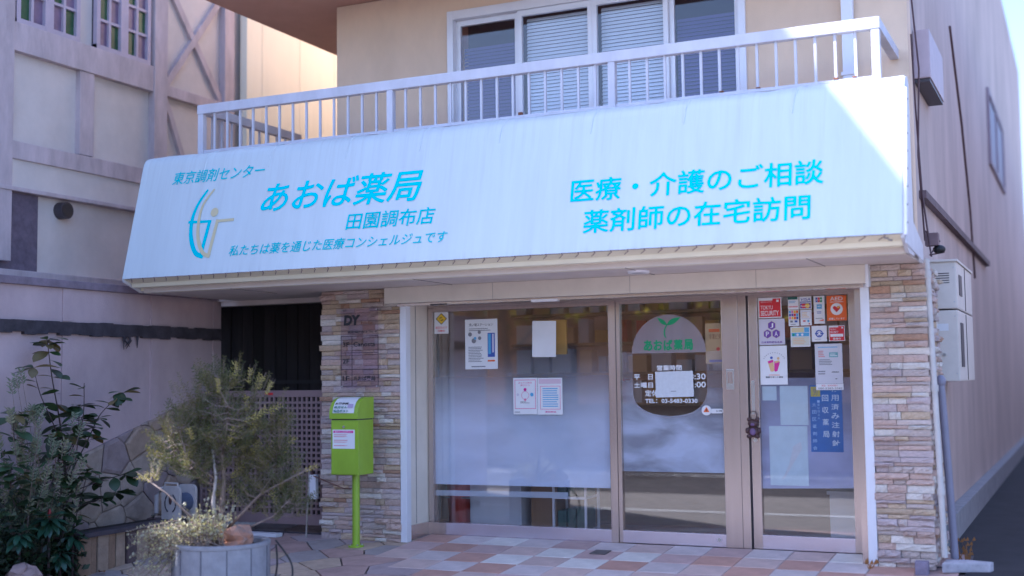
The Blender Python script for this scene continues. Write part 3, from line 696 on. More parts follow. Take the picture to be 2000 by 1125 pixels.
for u, v, r in ((.16, .7, .06), (.45, .74, .05), (.46, .62, .05), (.28, .57, .07), (.32, .62, .04)): s.disc(u, v, r, grey_ink if r > .045 else blue_lt)
s.lines(.2, .03, .8, .08, 1, grey_ink)
s = Sheet('blank_sheet', 'plain white sheet of paper taped askew high in the window', 'paper', -1.765, -1.53, 1.637, 1.966, paper, rot=.02)
s = Sheet('leaflet', 'pink-framed leaflet with a ring diagram, left of the pair', 'leaflet', -1.963, -1.722, 1.117, 1.450, paper)
s.frame(.06, .15, .94, .95, .025, pink_ink); s.text('あなたの薬局', .22, .84, .78, .89, pink_ink, .02); s.text('選びかた', .3, .77, .7, .82, pink_ink, .02)
s.disc(.5, .52, .16, pink_ink, inner=.145); s.disc(.5, .68, .06, magenta_ink); s.disc(.78, .54, .07, blue_lt); s.disc(.5, .4, .05, pink_ink); s.disc(.2, .54, .05, lilac_card); s.lines(.3, .3, .7, .36, 2, grey_ink); s.lines(.06, .04, .5, .09, 1, grey_ink)
s = Sheet('leaflet', 'pink-framed leaflet filled with ruled lines, right of the pair', 'leaflet', -1.718, -1.474, 1.115, 1.447, paper)
s.frame(.1, .14, .92, .78, .02, pink_ink); s.rect(.05, .84, .95, .97, M('pale_pink', (.66, .50, .58), .6)); s.lines(.2, .2, .84, .74, 9, blue_lt, ragged=.1); s.text('薬剤師会', .3, .05, .75, .1, magenta_ink, .02)
s = Sheet('covering_sheet', 'white paper taped over the opening hours on the sliding door', 'paper', -.590, -.250, 1.267, 1.490, paper_w, y=-.009, rot=-.02); s.lines(.4, .2, .6, .26, 1, grey_ink)
s = Sheet('caution_sticker', 'round white caution sticker with a small orange triangle', 'sticker', -.186, -.098, 1.112, 1.196, M('clear_vinyl', (.70, .71, .76), .5))
bpy.data.objects.remove(s.o)
cs = tag(MB().quad(*[(-.141+.043*math.cos(a*.2244), -.004, 1.152+.043*math.sin(a*.2244)) for a in range(28)]).build('caution_sticker', paper), 'round white caution sticker with an orange triangle low on the sliding door', 'sticker')
MB().quad((-.168, -.005, 1.137), (-.114, -.005, 1.137), (-.141, -.005, 1.182)).build('triangle', orange_ink, cs); MB().quad((-.145, -.006, 1.143), (-.137, -.006, 1.143), (-.137, -.006, 1.165), (-.145, -.006, 1.165)).build('mark', black_ink, cs)
pts = [(-.085+.02*math.cos(a), 1.146+.02*math.sin(a)) for a in [math.pi/2+math.pi*i/10 for i in range(11)]]+[(0-.012+.02*math.cos(a), 1.146+.02*math.sin(a)) for a in [-math.pi/2+math.pi*i/10 for i in range(11)]]
ps = tag(MB().quad(*[(x, -.004, z) for x, z in pts]).build('pill_sticker', paper), 'pill-shaped white sticker beside the round caution sticker', 'sticker')
text('lettering', '引 手動', black_ink, ps, (-.055, -.005, 1.138), .05, .016, fat=.02)
# right door
s = Sheet('security_sticker', 'large red security sticker with white lettering at the top of the door', 'sticker', .332, .528, 1.926, 2.096, paper)
s.rect(.04, .05, .96, .95, red_ink); s.rect(.04, .86, .62, .955, paper); s.text('TOKYU', .1, .42, .62, .62, white_ink, -.004); s.text('SECURITY', .1, .12, .88, .36, white_ink, .03); s.rect(.78, .78, .89, .89, white_ink); s.text('東急セキュリティ', .12, .76, .6, .83, white_ink, .01)
s = Sheet('association_sticker', 'lilac pharmacists sticker with three lettered purple hexagons', 'sticker', .332, .550, 1.70, 1.918, lilac_card)
for (u, v), ch in zip(((.5, .74), (.33, .42), (.67, .42)), 'JPA'):
    s.poly([(u+.175*math.cos(math.pi/6+k*math.pi/3), v+.185*math.sin(math.pi/6+k*math.pi/3)) for k in range(6)], gold)
    s.poly([(u+.16*math.cos(math.pi/6+k*math.pi/3), v+.17*math.sin(math.pi/6+k*math.pi/3)) for k in range(6)], purple_ink); s.text(ch, u-.06, v-.09, u+.06, v+.09, white_ink, .02)
s.text('日本薬剤師会会員', .1, .06, .9, .14, purple_ink, .03)
s = Sheet('health_support_sticker', 'white poster with two cartoon-like orange and magenta figures on the door', 'sticker', .334, .562, 1.366, 1.692, paper)
bpy.data.objects[s.o.name]['label'] = 'white poster with orange and magenta figure shapes below the purple hexagons'
s.poly([(.28, .60), (.50, .62), (.52, .36), (.46, .33), (.38, .34)], tan_ink); s.poly([(.53, .60), (.74, .58), (.64, .35), (.56, .33), (.52, .36)], magenta_ink)
s.poly([(.28, .60), (.48, .64), (.50, .58), (.32, .54)], magenta_ink); s.poly([(.56, .55), (.74, .58), (.70, .62), (.56, .60)], tan_ink)
s.disc(.43, .69, .05, blue_ink); s.disc(.68, .67, .05, tan_ink); s.text('健康サポート薬局', .2, .17, .84, .215, black_ink, .03); s.lines(.32, .235, .72, .262, 1, orange_ink, ragged=0)
for k in range(12): a = math.radians(160-k*12.7); s.rect(.53+.40*math.cos(a)-.015, .60+.22*math.sin(a)-.008, .53+.40*math.cos(a)+.015, .60+.22*math.sin(a)+.008, grey_ink)
s = Sheet('card_sticker', 'narrow white sticker with a dark green top left of the card sticker', 'sticker', .582, .672, 1.99, 2.094, paper)
s.rect(0, .80, .9, 1, M('dark_green', (.02, .12, .10), .6)); s.lines(.1, .5, .9, .72, 2, blue_lt); s.lines(.08, .12, .92, .34, 1, red_soft, ragged=0)
s = Sheet('card_sticker', 'white card sticker with overlapping red and yellow circles', 'sticker', .678, .778, 1.99, 2.095, paper)
s.text('VISA', .12, .66, .92, .88, blue_ink, .03, shear=.2); s.rect(.04, .53, .96, .60, blue_ink); s.rect(.06, .06, .94, .46, purple_ink); s.disc(.36, .26, .19, red_ink); s.disc(.66, .26, .19, yellow_ink); s.text('MasterCard', .1, .2, .92, .31, white_ink, .03, shear=.2)
s = Sheet('card_sticker', 'tall white sticker of stacked card marks beside the orange AED sticker', 'sticker', .796, .884, 1.865, 2.094, paper)
for k, m_ in enumerate((blue_ink, red_ink, green_ink)): s.rect(.18+.21*k, .78, .37+.21*k, .95, m_)
s.text('JCB', .2, .83, .78, .89, white_ink, .03); s.rect(.28, .54, .76, .70, blue_lt); s.text('AMEX', .33, .6, .7, .65, white_ink, .03); s.lines(.3, .36, .8, .46, 2, blue_ink); s.lines(.15, .17, .8, .22, 1, grey_ink, ragged=0); s.poly([(.4, .1), (.9, .1), (.9, .16)], orange_ink)
s = Sheet('aed_sticker', 'orange AED sticker with a red heart in a white circle', 'sticker', .902, 1.062, 1.886, 2.094, orange_ink)
s.text('AED', .18, .80, .82, .95, white_ink, .03); s.lines(.18, .72, .84, .77, 1, white_ink, ragged=0); s.disc(.5, .46, .31, white_ink)
s.poly([(.5, .33), (.68, .48), (.69, .54), (.63, .58), (.55, .57), (.5, .53), (.45, .57), (.37, .58), (.31, .54), (.32, .48)], red_ink); s.poly([(.5, .5), (.68, .6), (.62, .5)], yellow_ink); s.text('設置しています', .1, .04, .9, .12, white_ink, .03)
s = Sheet('payment_sticker', 'white sticker with a grid of coloured payment app squares', 'sticker', .584, .672, 1.852, 1.986, paper)
cs_ = [pink_ink, red_ink, blue_ink, yellow_ink, blue_lt, purple_ink, orange_ink]
for a in range(4):
    for b in range(3): s.rect(.06+.23*a, .42+.19*b, .25+.23*a, .58+.19*b, cs_[(a*3+b*2) % 7])
s.rect(.18, .22, .42, .34, grey_ink); s.rect(.6, .22, .86, .34, blue_ink); s.lines(.2, .06, .8, .14, 1, grey_ink)
s = Sheet('payment_sticker', 'white sticker with pale lilac and tan print under the two-circle card sticker', 'sticker', .684, .776, 1.854, 1.984, paper)
s.frame(.08, .42, .92, .92, .06, lilac_card); s.lines(.16, .5, .86, .86, 4, tan_ink); s.disc(.7, .28, .1, blue_lt); s.rect(.22, .22, .46, .34, red_soft); s.disc(.78, .1, .06, red_ink)
s = Sheet('calendar_sticker', 'square notice with a blue and yellow picture band on the door', 'sticker', .598, .760, 1.678, 1.845, paper)
s.rect(.05, .72, .68, .95, M('straw', (.66, .58, .34), .6)); s.rect(.7, .72, .95, .95, blue_lt); s.rect(.05, .52, .95, .70, blue_lt); s.disc(.15, .6, .06, green_ink); s.disc(.36, .6, .06, white_ink); s.disc(.6, .6, .06, white_ink); s.rect(.05, .06, .95, .5, M('pale_straw', (.62, .62, .54), .6)); s.lines(.12, .12, .85, .44, 4, tan_ink)
s = Sheet('mark_sticker', 'white square sticker with a round blue emblem and a cup shape', 'sticker', .772, .896, 1.718, 1.848, paper)
s.disc(.5, .5, .25, blue_ink, inner=.17); s.poly([(.4, .6), (.62, .6), (.58, .36), (.44, .36)], blue_ink); s.rect(.22, .46, .8, .54, blue_ink); s.rect(.44, .42, .58, .58, white_ink); s.lines(.2, .12, .8, .18, 1, grey_ink)
s = Sheet('security_sticker', 'small red security sticker under the orange AED sticker', 'sticker', .912, 1.042, 1.718, 1.846, paper)
s.rect(.04, .04, .96, .96, red_ink); s.rect(.04, .88, .6, .965, paper); s.text('TOKYU', .1, .7, .45, .8, white_ink, 0); s.text('SECURITY', .1, .52, .6, .65, white_ink, .03); s.rect(.1, .28, .9, .46, white_ink); s.text('警備中', .25, .09, .75, .22, white_ink, .03); s.rect(.8, .8, .9, .9, white_ink)
s = Sheet('notice_paper', 'typed white notice with a teal heading on the right of the door', 'paper', .794, 1.016, 1.37, 1.698, M('greyish_paper', (.62, .62, .67), .7))
s.lines(.12, .89, .9, .94, 1, blue_lt, ragged=.1); s.rect(.52, .66, .84, .78, M('teal_print', (.18, .42, .44), .6)); s.lines(.55, .68, .82, .76, 2, white_ink); s.lines(.12, .66, .44, .84, 4, red_soft); s.lines(.14, .46, .85, .62, 4, grey_ink); s.lines(.1, .22, .6, .34, 2, grey_ink, ragged=.7); s.frame(.06, .05, .94, .2, .01, lilac_card); s.lines(.6, .27, .9, .31, 1, black_ink); s.lines(.72, .1, .86, .14, 1, black_ink)
s = Sheet('phone_strip', 'paper strip with printed telephone numbers under the typed notice', 'paper', .796, 1.018, 1.318, 1.368, paper, y=-.006)
s.text('薬局・営業時間外', .2, .58, .8, .86, red_soft, .03); s.text('080-5383-1040', .08, .12, .95, .42, grey_ink, .03)
# inside the right door
MB().quad((.342, .014, 1.234), (.463, .014, 1.234), (.463, .014, 1.352), (.342, .014, 1.352))
ins = M('sheet_behind_glass', (.60, .72, .78), .7, var=.08, vs_=10)
s = Sheet('small_sheet', 'small pale blue square sheet taped behind the right door glass', 'paper', .342, .463, 1.234, 1.352, ins, y=.0105)
s = Sheet('blank_sheet', 'pale blue portrait sheet behind the glass beside the blue banner', 'paper', .490, .721, 1.03, 1.353, ins, y=.0105)
s = Sheet('blank_sheet', 'large pale sheet with a diagonal crease low behind the right door', 'paper', .392, .71, .53, 1.02, ins, y=.0105); s.poly([(.3, .08), (.42, .16), (.85, .62), (.82, .74), (.62, .66), (.5, .35)], paper_w, 'crease')
s = Sheet('blue_banner', 'blue banner with white vertical lettering behind the right door', 'banner', .738, 1.0, .81, 1.357, M('banner_blue', (.05, .18, .50), .6, var=.15, vs_=6), y=.0105)
s.rect(.03, .83, .33, .98, M('dull_yellow', (.55, .48, .10), .6)); s.text('労', .1, .85, .26, .96, grey_ink, .02)
bt = M('banner_white', (.55, .66, .78), .6)
for k, ch in enumerate('使用済み注射針'): s.text(ch, .66, .9-.135*k, .90, .985-.135*k+.005, bt, .03)
for k, ch in enumerate('回収薬局'): s.text(ch, .38, .76-.18*k, .58, .855-.18*k, bt, .03)
for k, ch in enumerate('太田区薬剤師会'): s.text(ch, .07, .68-.108*k, .20, .735-.108*k, M('banner_pale', (.30, .44, .66), .6), .02)
for k, ch in enumerate('一般社団法人'): s.text(ch, .24, .74-.05*k, .31, .775-.05*k, M('banner_pale', (.30, .44, .66), .6), 0)
# hanging notice behind the sliding door
s = Sheet('yellow_notice', 'yellowish notice hanging inside behind the sliding door', 'poster', -.16, .0, 1.55, 1.90, M('yellow_paper', (.60, .46, .26), .7), y=.08)
s.text('冷凍ピタ', .2, .60, .85, .74, M('brown_ink', (.25, .1, .04), .6), .02); s.rect(.2, .78, .8, .86, orange_ink); s.disc(.7, .36, .1, red_ink); s.rect(.2, .04, .9, .1, blue_ink)

# ---------------------------------------------------------------- shop interior seen through the glass
IN = thing('shop_interior', 'dim brown shop interior behind the glass front', 'room', (-.8, 1.2, 0))
wood_w = M('interior_wall', (.78, .56, .42), .8, var=.1, vs_=2); floor_w = M('interior_floor', (.50, .38, .31), .5, var=.2, vs_=3)
MB().box(-3.3, 1.42, 2.2, 2.3, -.02, 2.6).build('back_wall', wood_w, IN); MB().box(-3.4, -3.3, .31, 2.3, -.02, 2.6).build('side_wall', wood_w, IN)
MB().box(-3.3, 1.42, .26, 2.2, -.05, -.012).build('shop_floor', floor_w, IN); MB().box(-3.3, 1.42, .21, 2.2, 2.5, 2.6).build('ceiling', M('interior_ceiling', (.82, .74, .68), .8), IN)
def thing_box(name, label, cat, mat, x0, x1, y0, y1, z0, z1, **kw):
    t = thing(name, label, cat, ((x0+x1)/2, (y0+y1)/2, z0)); MB().box(x0, x1, y0, y1, z0, z1).build('carcass', mat, t, bevel=.006); return t
wlam = M('white_laminate', (.60, .60, .64), .4, var=.05)
t = thing_box('cabinet', 'low white cabinet inside the shop window', 'cabinet', wlam, -2.60, -2.06, .35, .80, -.01, 1.0)
for k in range(3): MB().box(-2.58, -2.08, .343, .35, .04+.31*k, .33+.31*k).build('drawer_front', wlam, t, bevel=.004)
t = thing('waste_bin', 'red bin standing inside the window on the left', 'bin', (-2.78, .5, 0)); redp = M('red_plastic', (.50, .05, .03), .4, var=.2)
MB().lathe([(.001, 0), (.12, 0), (.15, .42), (.16, .43), (.16, .46), (.14, .46), (.13, .1), (.001, .1)], -2.78, .52, 24).build('tub', redp, t, smooth=False)
MB().tube([(-2.93, .52, .42), (-2.93, .40, .30), (-2.63, .40, .30), (-2.63, .52, .42)], .008, 6).build('handle', steel, t)
t = thing_box('crate', 'tan wooden box inside the shop window', 'box', M('tan_wood', (.34, .20, .10), .6, var=.25, vs_=4, stretch=(1, 1, 6)), -1.98, -1.72, .4, .7, -.01, .62)
MB().box(-1.96, -1.74, .393, .4, .03, .58).build('front_board', M('tan_wood_dark', (.28, .16, .08), .6), t)
t = thing('display_rack', 'silver framed rack with dark green goods inside the window', 'shelf', (-1.5, .5, 0))
for x in (-1.72, -1.40):
    for y in (.3, .62): MB().box(x, x+.02, y, y+.02, 0, 1.1).build('upright', alu_white, t)
gd = M('dark_green_goods', (.03, .09, .07), .6, var=.4, vs_=14)
for k in range(4):
    sh_ = MB().box(-1.70, -1.40, .3, .64, .03+.3*k, .05+.3*k).build('shelf', alu_white, t)
    for q in range(3): MB().box(-1.68+.095*q, -1.60+.095*q, .34, .6, .052+.3*k, .052+.3*k+random.uniform(.13, .22)).build('goods', gd, sh_)
t = thing_box('cabinet', 'pale counter end inside behind the right door', 'cabinet', wlam, .78, 1.2, .5, 1.0, -.01, .42)
MB().box(.76, 1.22, .48, 1.02, .42, .45).build('top', wlam, t, bevel=.004)
t = thing_box('counter', 'long service counter at the back of the shop', 'counter', M('counter_wood', (.30, .19, .13), .5, var=.2, vs_=4, stretch=(1, 1, 5)), -2.6, .7, 1.35, 1.75, -.01, 1.0)
MB().box(-2.65, .75, 1.30, 1.80, 1.0, 1.04).build('top', wlam, t, bevel=.005)
t = thing('wall_shelf', 'wooden medicine shelves on the back wall of the shop', 'shelf', (-1, 2.1, 0))
for k in range(4): MB().box(-2.9, .9, 1.97, 2.198, 1.15+.32*k, 1.18+.32*k).build('shelf_board', M('shelf_wood', (.40, .27, .15), .6), t)
random.seed(9)
for k in range(4):
    x = -2.85
    while x < .8:
        w = random.uniform(.08, .22); MB().box(x, x+w, 2.0, 2.17, 1.182+.32*k, 1.182+.32*k+random.uniform(.12, .26)).build('carton', random.choice([paper, tan_ink, lilac_card, M('amber', (.55, .33, .06), .5), redp, wlam]), t); x += w+random.uniform(.01, .12)
t = thing_box('amber_panel', 'amber board standing inside behind the blank sheet', 'panel', M('amber', (.55, .33, .06), .5), -1.78, -1.48, .12, .15, 1.66, 1.98)

# ---------------------------------------------------------------- building directory plaque (clear acrylic on the left pillar)
pq = thing('directory_plaque', 'clear building directory plaque with black lettering on the left stone pillar', 'sign', (-3.29, -.53, 1.38))
PQ = -.527
MB().box(-3.495, -3.09, PQ, PQ+.005, 1.375, 2.11).build('acrylic_plate', glass_mat('acrylic', (.92, .88, .92), .06, .05), pq)
def pq_text(b, x0, x1, z0, z1, m=black_ink, fat=.02, shear=0): text('lettering', b, m, pq, (x0, PQ-.003, z0), x1-x0, z1-z0, fat=fat, shear=shear)
pq_text('DY', -3.462, -3.278, 1.957, 2.055, black_ink, .06, .1); pq_text('bldg..', -3.272, -3.115, 1.957, 1.992, M('brown_ink', (.25, .1, .04), .6), .01)
pq_text('田園調布3-25-7', -3.415, -3.10, 1.885, 1.905, black_ink, .03)
for nm, z, body in (('3F', 1.78, 'Canosta'), ('2F', 1.625, ''), ('1F', 1.465, 'あおば薬局')):
    pq_text(nm, -3.475, -3.40, z-.022, z+.022, black_ink, .02)
    if body: pq_text(body, -3.355, -3.12, z-.022, z+.022, black_ink, .02)
ln = MB()
for z in (1.392, 1.548, 1.702, 1.856): ln.box(-3.495, -3.09, PQ-.002, PQ-.0005, z-.003, z+.003)
for x in (-3.495, -3.375, -3.092): ln.box(x, x+.006, PQ-.0022, PQ-.0004, 1.392, 1.856)
ln.build('ruled_lines', M('etched_line', (.06, .035, .05), .6), pq)
for x in (-3.48, -3.105):
    for z in (1.36+.03, 2.10): MB().tube([(x, PQ-.006, z), (x, -.44, z)], .008, 8).build('standoff', steel, pq)

# ---------------------------------------------------------------- lime green prescription post box
PB = thing('post_box', 'lime green prescription post box on a pole by the stone pillar', 'post box', (-3.2, -.72, -.05))
bx0, bx1, by0, by1 = -3.385, -3.10, -.86, -.60
pf = [(by0, .60), (by0, 1.115), (by1, 1.30), (by1, .60)]
MB().prism([(by0, .60), (by0, 1.09), (by1, 1.09), (by1, .60)], bx0, bx1).build('body', lime, PB, bevel=.006)
hood = [(by0-.018, 1.10), (by0-.02, 1.15), (by0-.008, 1.20), (by0+.02, 1.245), (by0+.06, 1.275), (by0+.11, 1.29), (by1, 1.295), (by1, 1.10)]
MB().prism(hood, bx0-.008, bx1+.006).build('hood', lime, PB, bevel=.004)
MB().box(bx0+.005, bx1-.005, by0+.002, by1-.01, 1.085, 1.103).build('letter_slot', alu_dark, PB)
MB().box(bx0+.012, bx1-.012, by0-.006, by0-.001, .61, 1.075).build('door', lime, PB, bevel=.002)
MB().tube([(-3.245, by0-.006, 1.03), (-3.245, by0-.014, 1.03)], .012, 12).build('lock', steel, PB)
MB().tube([(-3.205, -.73, -.052), (-3.205, -.73, .605)], .034, 20).build('pole', lime, PB, smooth=False)
for k in range(4): a = math.pi/4+math.pi/2*k; MB().tube([(-3.205+.055*math.cos(a), -.73+.055*math.sin(a), -.04), (-3.205+.055*math.cos(a), -.73+.055*math.sin(a), -.022)], .008, 6).build('bolt', steel, PB)
MB().lathe([(.001, -.03), (.07, -.035), (.07, -.05), (.001, -.055)], -3.205, -.73, 24).build('base_plate', lime, PB)
lb = MB().box(bx0+.02, bx1-.03, by0-.0075, by0-.0062, .835, 1.005).build('label_sheet', paper, PB)
MB().box(bx0+.03, bx1-.045, by0-.0085, by0-.0078, .975, .995).build('label_bar', magenta_ink, lb)
text('lettering', '処方せん受付ポスト', white_ink, lb, (bx0+.045, by0-.0092, .978), .18, .013, fat=.02)
q = MB(); random.seed(4)
for k in range(7):
    if k in (2, 5): continue
    q.quad((bx0+.035, by0-.0082, .955-.016*k), (bx0+.035+random.uniform(.1, .195), by0-.0082, .955-.016*k), (bx0+.035+.15, by0-.0082, .961-.016*k), (bx0+.035, by0-.0082, .961-.016*k))
q.build('print_lines', red_soft, lb)
hl = MB(); hp = hood[1:6]
offs = []
for y, z in hp: offs.append((y-.003, z+.003))
for a, b in zip(offs[:-1], offs[1:]): hl.quad((bx0+.03, a[0], a[1]), (bx1-.03, a[0], a[1]), (bx1-.03, b[0], b[1]), (bx0+.03, b[0], b[1]))
hlo = hl.build('hood_label', paper, PB)
gr_ = M('dark_green_ink', (.03, .18, .14), .6)
a, b = offs[0], offs[3]; uy = Vector((0, b[0]-a[0], b[1]-a[1])).normalized()
for k, (tx, w) in enumerate((('投函ポスト', .16), ('処方せん', .14), ('お薬手帳', .14))):
    yy = [(-.889, 1.158), (-.880, 1.195), (-.862, 1.228)][k]; y2 = [(-.885, 1.19), (-.866, 1.222), (-.838, 1.252)][k]
    u_ = Vector((0, y2[0]-yy[0], y2[1]-yy[1])); text('lettering', tx, [gr_, gr_, black_ink][k], hlo, (bx0+.045, yy[0]-.006, yy[1]), w, u_.length*.85, uy=u_.normalized(), fat=.03)
MB().quad((bx1-.10, -.880, 1.20), (bx1-.045, -.880, 1.20), (bx1-.045, -.862, 1.235), (bx1-.10, -.862, 1.235)).build('print_mark', M('mauve_ink', (.45, .36, .52), .6), hlo)

# ---------------------------------------------------------------- lattice gate at the passage
GT = thing('lattice_gate', 'brown metal lattice gate closing the dark passage left of the pillar', 'gate', (-4.6, -.3, 0))
GX0, GX1, GZ0, GZ1 = -5.30, -3.79, .07, 1.357
MB().box(GX0, GX1, -.325, -.285, GZ1-.065, GZ1).build('top_rail', gate_m, GT, bevel=.003); MB().box(GX0, GX1, -.325, -.285, GZ0, GZ0+.10).build('bottom_rail', gate_m, GT, bevel=.003)
for x in (GX0, GX1-.03): MB().box(x, x+.03, -.324, -.286, GZ0+.1, GZ1-.065).build('stile', gate_m, GT)
vb = MB().box(-.011, .011, -.01, .01, 0, GZ1-GZ0-.165); vme = bpy.data.meshes.new('upright_bar'); vme.from_pydata(vb.v, [], vb.f); vme.materials.append(gate_m)
nb = 27
for k in range(1, nb):
    o = put('upright_bar', vme, GT); o.location = (GX0+.015+(GX1-GX0-.03)*k/nb+4.6, -.005+.0, GZ0+.1)
hb = MB().box(0, GX1-GX0-.06, -.009, .009, -.011, .011); hme = bpy.data.meshes.new('cross_bar'); hme.from_pydata(hb.v, [], hb.f); hme.materials.append(gate_m)
nh = 21
for k in range(1, nh):
    o = put('cross_bar', hme, GT); o.location = (GX0+.03+4.6, .001-.005, GZ0+.1+(GZ1-GZ0-.165)*k/nh)
MB().box(GX0, GX1+.02, -.31, -.29, -.05, -.005).build('floor_track', alu_dark, GT)
MB().box(-4.50, -4.41, -.332, -.3255, 1.315, 1.335).build('red_tag', red_ink, GT)
lk = thing('lock_box', 'small white lock box on a leaning rod beside the gate', 'lock', (-3.84, -.42, -.03))
MB().box(-3.90, -3.83, -.45, -.40, .33, .56).build('box', alu_white, lk, bevel=.006); MB().tube([(-3.905, -.44, .62), (-3.93, -.46, -.03)], .009, 8).build('rod', steel, lk)
MB().tube([(-3.87, -.44, .56), (-3.88, -.45, .62), (-3.85, -.45, .63)], .012, 8).build('catch', brn, lk)
wire = tag(MB().tube([(-3.85, -.455, .55), (-3.6, -.56, .50), (-3.38, -.66, .46), (-3.23, -.768, .47)], .0055, 6).build('wire', M('brown_wire', (.20, .10, .08), .6)), 'brown wire tied from the lock box to the green pole', 'wire')
plank = tag(MB().box(-4.75, -4.20, -.56, -.46, -.03, .005).build('plank', alu_white, None, bevel=.004), 'white plastic strip lying on the paving before the gate', 'plank')

# ---------------------------------------------------------------- boundary wall on the left
BW = thing('boundary_wall', 'mauve plastered boundary wall with a dark mossy band and stone foot', 'wall', (-5.55, -1.6, 0))
MB().box(-5.65, -5.45, -6.5, .17, -.26, 2.30).build('wall_body', bound_m, BW)
MB().box(-5.70, -5.41, -6.5, .19, 2.30, 2.37).build('coping', M('coping_tile', (.22, .17, .21), .8, var=.3, vs_=8, bump=.4, bs=30), BW, bevel=.01)
bnd = MB(); ny = 50
for k in range(ny):   # uneven dark ledge
    y0, y1 = -6.5+6.65*k/ny, -6.5+6.65*(k+1)/ny
    a = 1.985+.01*math.sin(k*1.7)+random.uniform(-.006, .006); bnd.box(-5.452, -5.41, y0, y1, 1.885+random.uniform(-.012, .012), 2.0+random.uniform(-.006, .006))
bnd.build('dark_band', dark_band, BW)
for y in (-2.05, -.9, .05): MB().box(-5.452, -5.435, y, y+.12, -.2, 1.88).box(-5.452, -5.437, y, y+.12, 2.005, 2.298).build('pier', bound_m, BW)
random.seed(8); vine = MB()
for k in range(5):
    y = -1.15+random.uniform(-.14, .14); vine.tube([(-5.42, y, 1.9), (-5.42, y+random.uniform(-.03, .03), 1.85), (-5.42, y+random.uniform(-.05, .05), 1.80-random.random()*.04)], .016, 5, .003)
vine.build('dry_vine', dark_band, BW)
RUB = [M('rubble_tan', (.36, .26, .20), .9, var=.3, vs_=5, bump=.6, bs=25), M('rubble_mauve', (.30, .23, .23), .9, var=.3, vs_=5, bump=.6, bs=25), M('rubble_pale', (.42, .33, .28), .9, var=.3, vs_=5, bump=.6, bs=25)]
foot = MB().box(-5.46, -5.44, -3.4, .165, -.2, .5).build('stone_foot', M('rubble_joint', (.20, .16, .15), .95), BW)
random.seed(14); sd = []
for _ in range(3000):
    s_ = (random.uniform(-3.4, .17), random.uniform(-.2, 1.25))
    if all((s_[0]-t[0])**2*1.6+(s_[1]-t[1])**2*.7 > (.16+.14*((len(sd)*37 % 10)/10))**2 for t in sd): sd.append(s_)
def topz(y): return .62+.31*(y+2.4) if y > -2.4 else .62
for s_, p in voronoi(sd, (-3.4, .165, -.2, 1.3), .005):
    p = clip(p, -.31, 1, .62+.31*2.4+.0)
    if len(p) < 3: continue
    n = len(p); d = random.uniform(.02, .05); cy = sum(q[0] for q in p)/n; cz = sum(q[1] for q in p)/n
    mb = MB(); mb.v = [(-5.449, y, z) for y, z in p]+[(-5.44+d*.7, y, z) for y, z in p]+[(-5.44+d, cy+(y-cy)*.82, cz+(z-cz)*.82) for y, z in p]
    mb.f = [(i, (i+1) % n, n+(i+1) % n, n+i) for i in range(n)]+[(n+i, n+(i+1) % n, 2*n+(i+1) % n, 2*n+i) for i in range(n)]+[tuple(range(2*n, 3*n))]
    mb.build('rubble_stone', random.choice(RUB), foot)
# raised bed and its edging of upright stones
BED = thing('garden_bed', 'raised garden bed edged with upright brown stones below the wall', 'planting bed', (-5.1, -2, -.1))
MB().box(-5.44, -4.9, -2.38, -.97, -.26, .14).build('soil', soil, BED)
MB().box(-5.44, -4.62, -4.6, -2.46, -.28, -.165).build('front_soil', soil, BED)
MB().box(-4.96, -4.80, -2.47, -.95, .155, .195).build('capping', M('dark_capping', (.07, .055, .065), .8, var=.3, vs_=6, bump=.3), BED, bevel=.008)
MB().box(-5.44, -4.84, -2.46, -2.39, -.26, .152).build('end_stone', M('edge_dark', (.12, .08, .08), .85, var=.3, vs_=8, bump=.4), BED, bevel=.01)
random.seed(2); y = -2.45
EDG = [M('edge_brown', (.28, .18, .12), .85, var=.3, vs_=8, bump=.4), M('edge_tan', (.36, .26, .19), .85, var=.3, vs_=8, bump=.4), M('edge_dark', (.12, .08, .08), .85, var=.3, vs_=8, bump=.4)]
while y < -1.0:
    w = random.uniform(.07, .16); MB().box(-4.90, -4.835+random.uniform(-.015, .012), y, y+w-.012, -.26, .154).build('edging_stone', random.choice(EDG), BED, bevel=.01); y += w
MB().box(-5.44, -4.82, -.96, -.86, -.2, .15).build('end_stone', EDG[2], BED, bevel=.01)
# cream hose reel
HR = thing('hose_reel', 'cream plastic hose reel standing on the bed edge behind the shrub', 'hose reel', (-4.85, -1.25, .19))
crm = M('aged_cream_plastic', (.52, .47, .45), .5, var=.12, vs_=10)
def rpanel(cx, y0, y1, z0, z1, x, th, r=.05):
    p = []
    for (a, b, s0) in ((y1-r, z1-r, 0), (y0+r, z1-r, 90), (y0+.01, z0+.01, 180), (y1-.01, z0+.01, 270)):
        rr = r if s0 < 180 else .01
        for k in range(6): an = math.radians(s0+18*k); p.append((a+rr*math.cos(an), b+rr*math.sin(an)))
    return MB().prism(p, x, x+th)
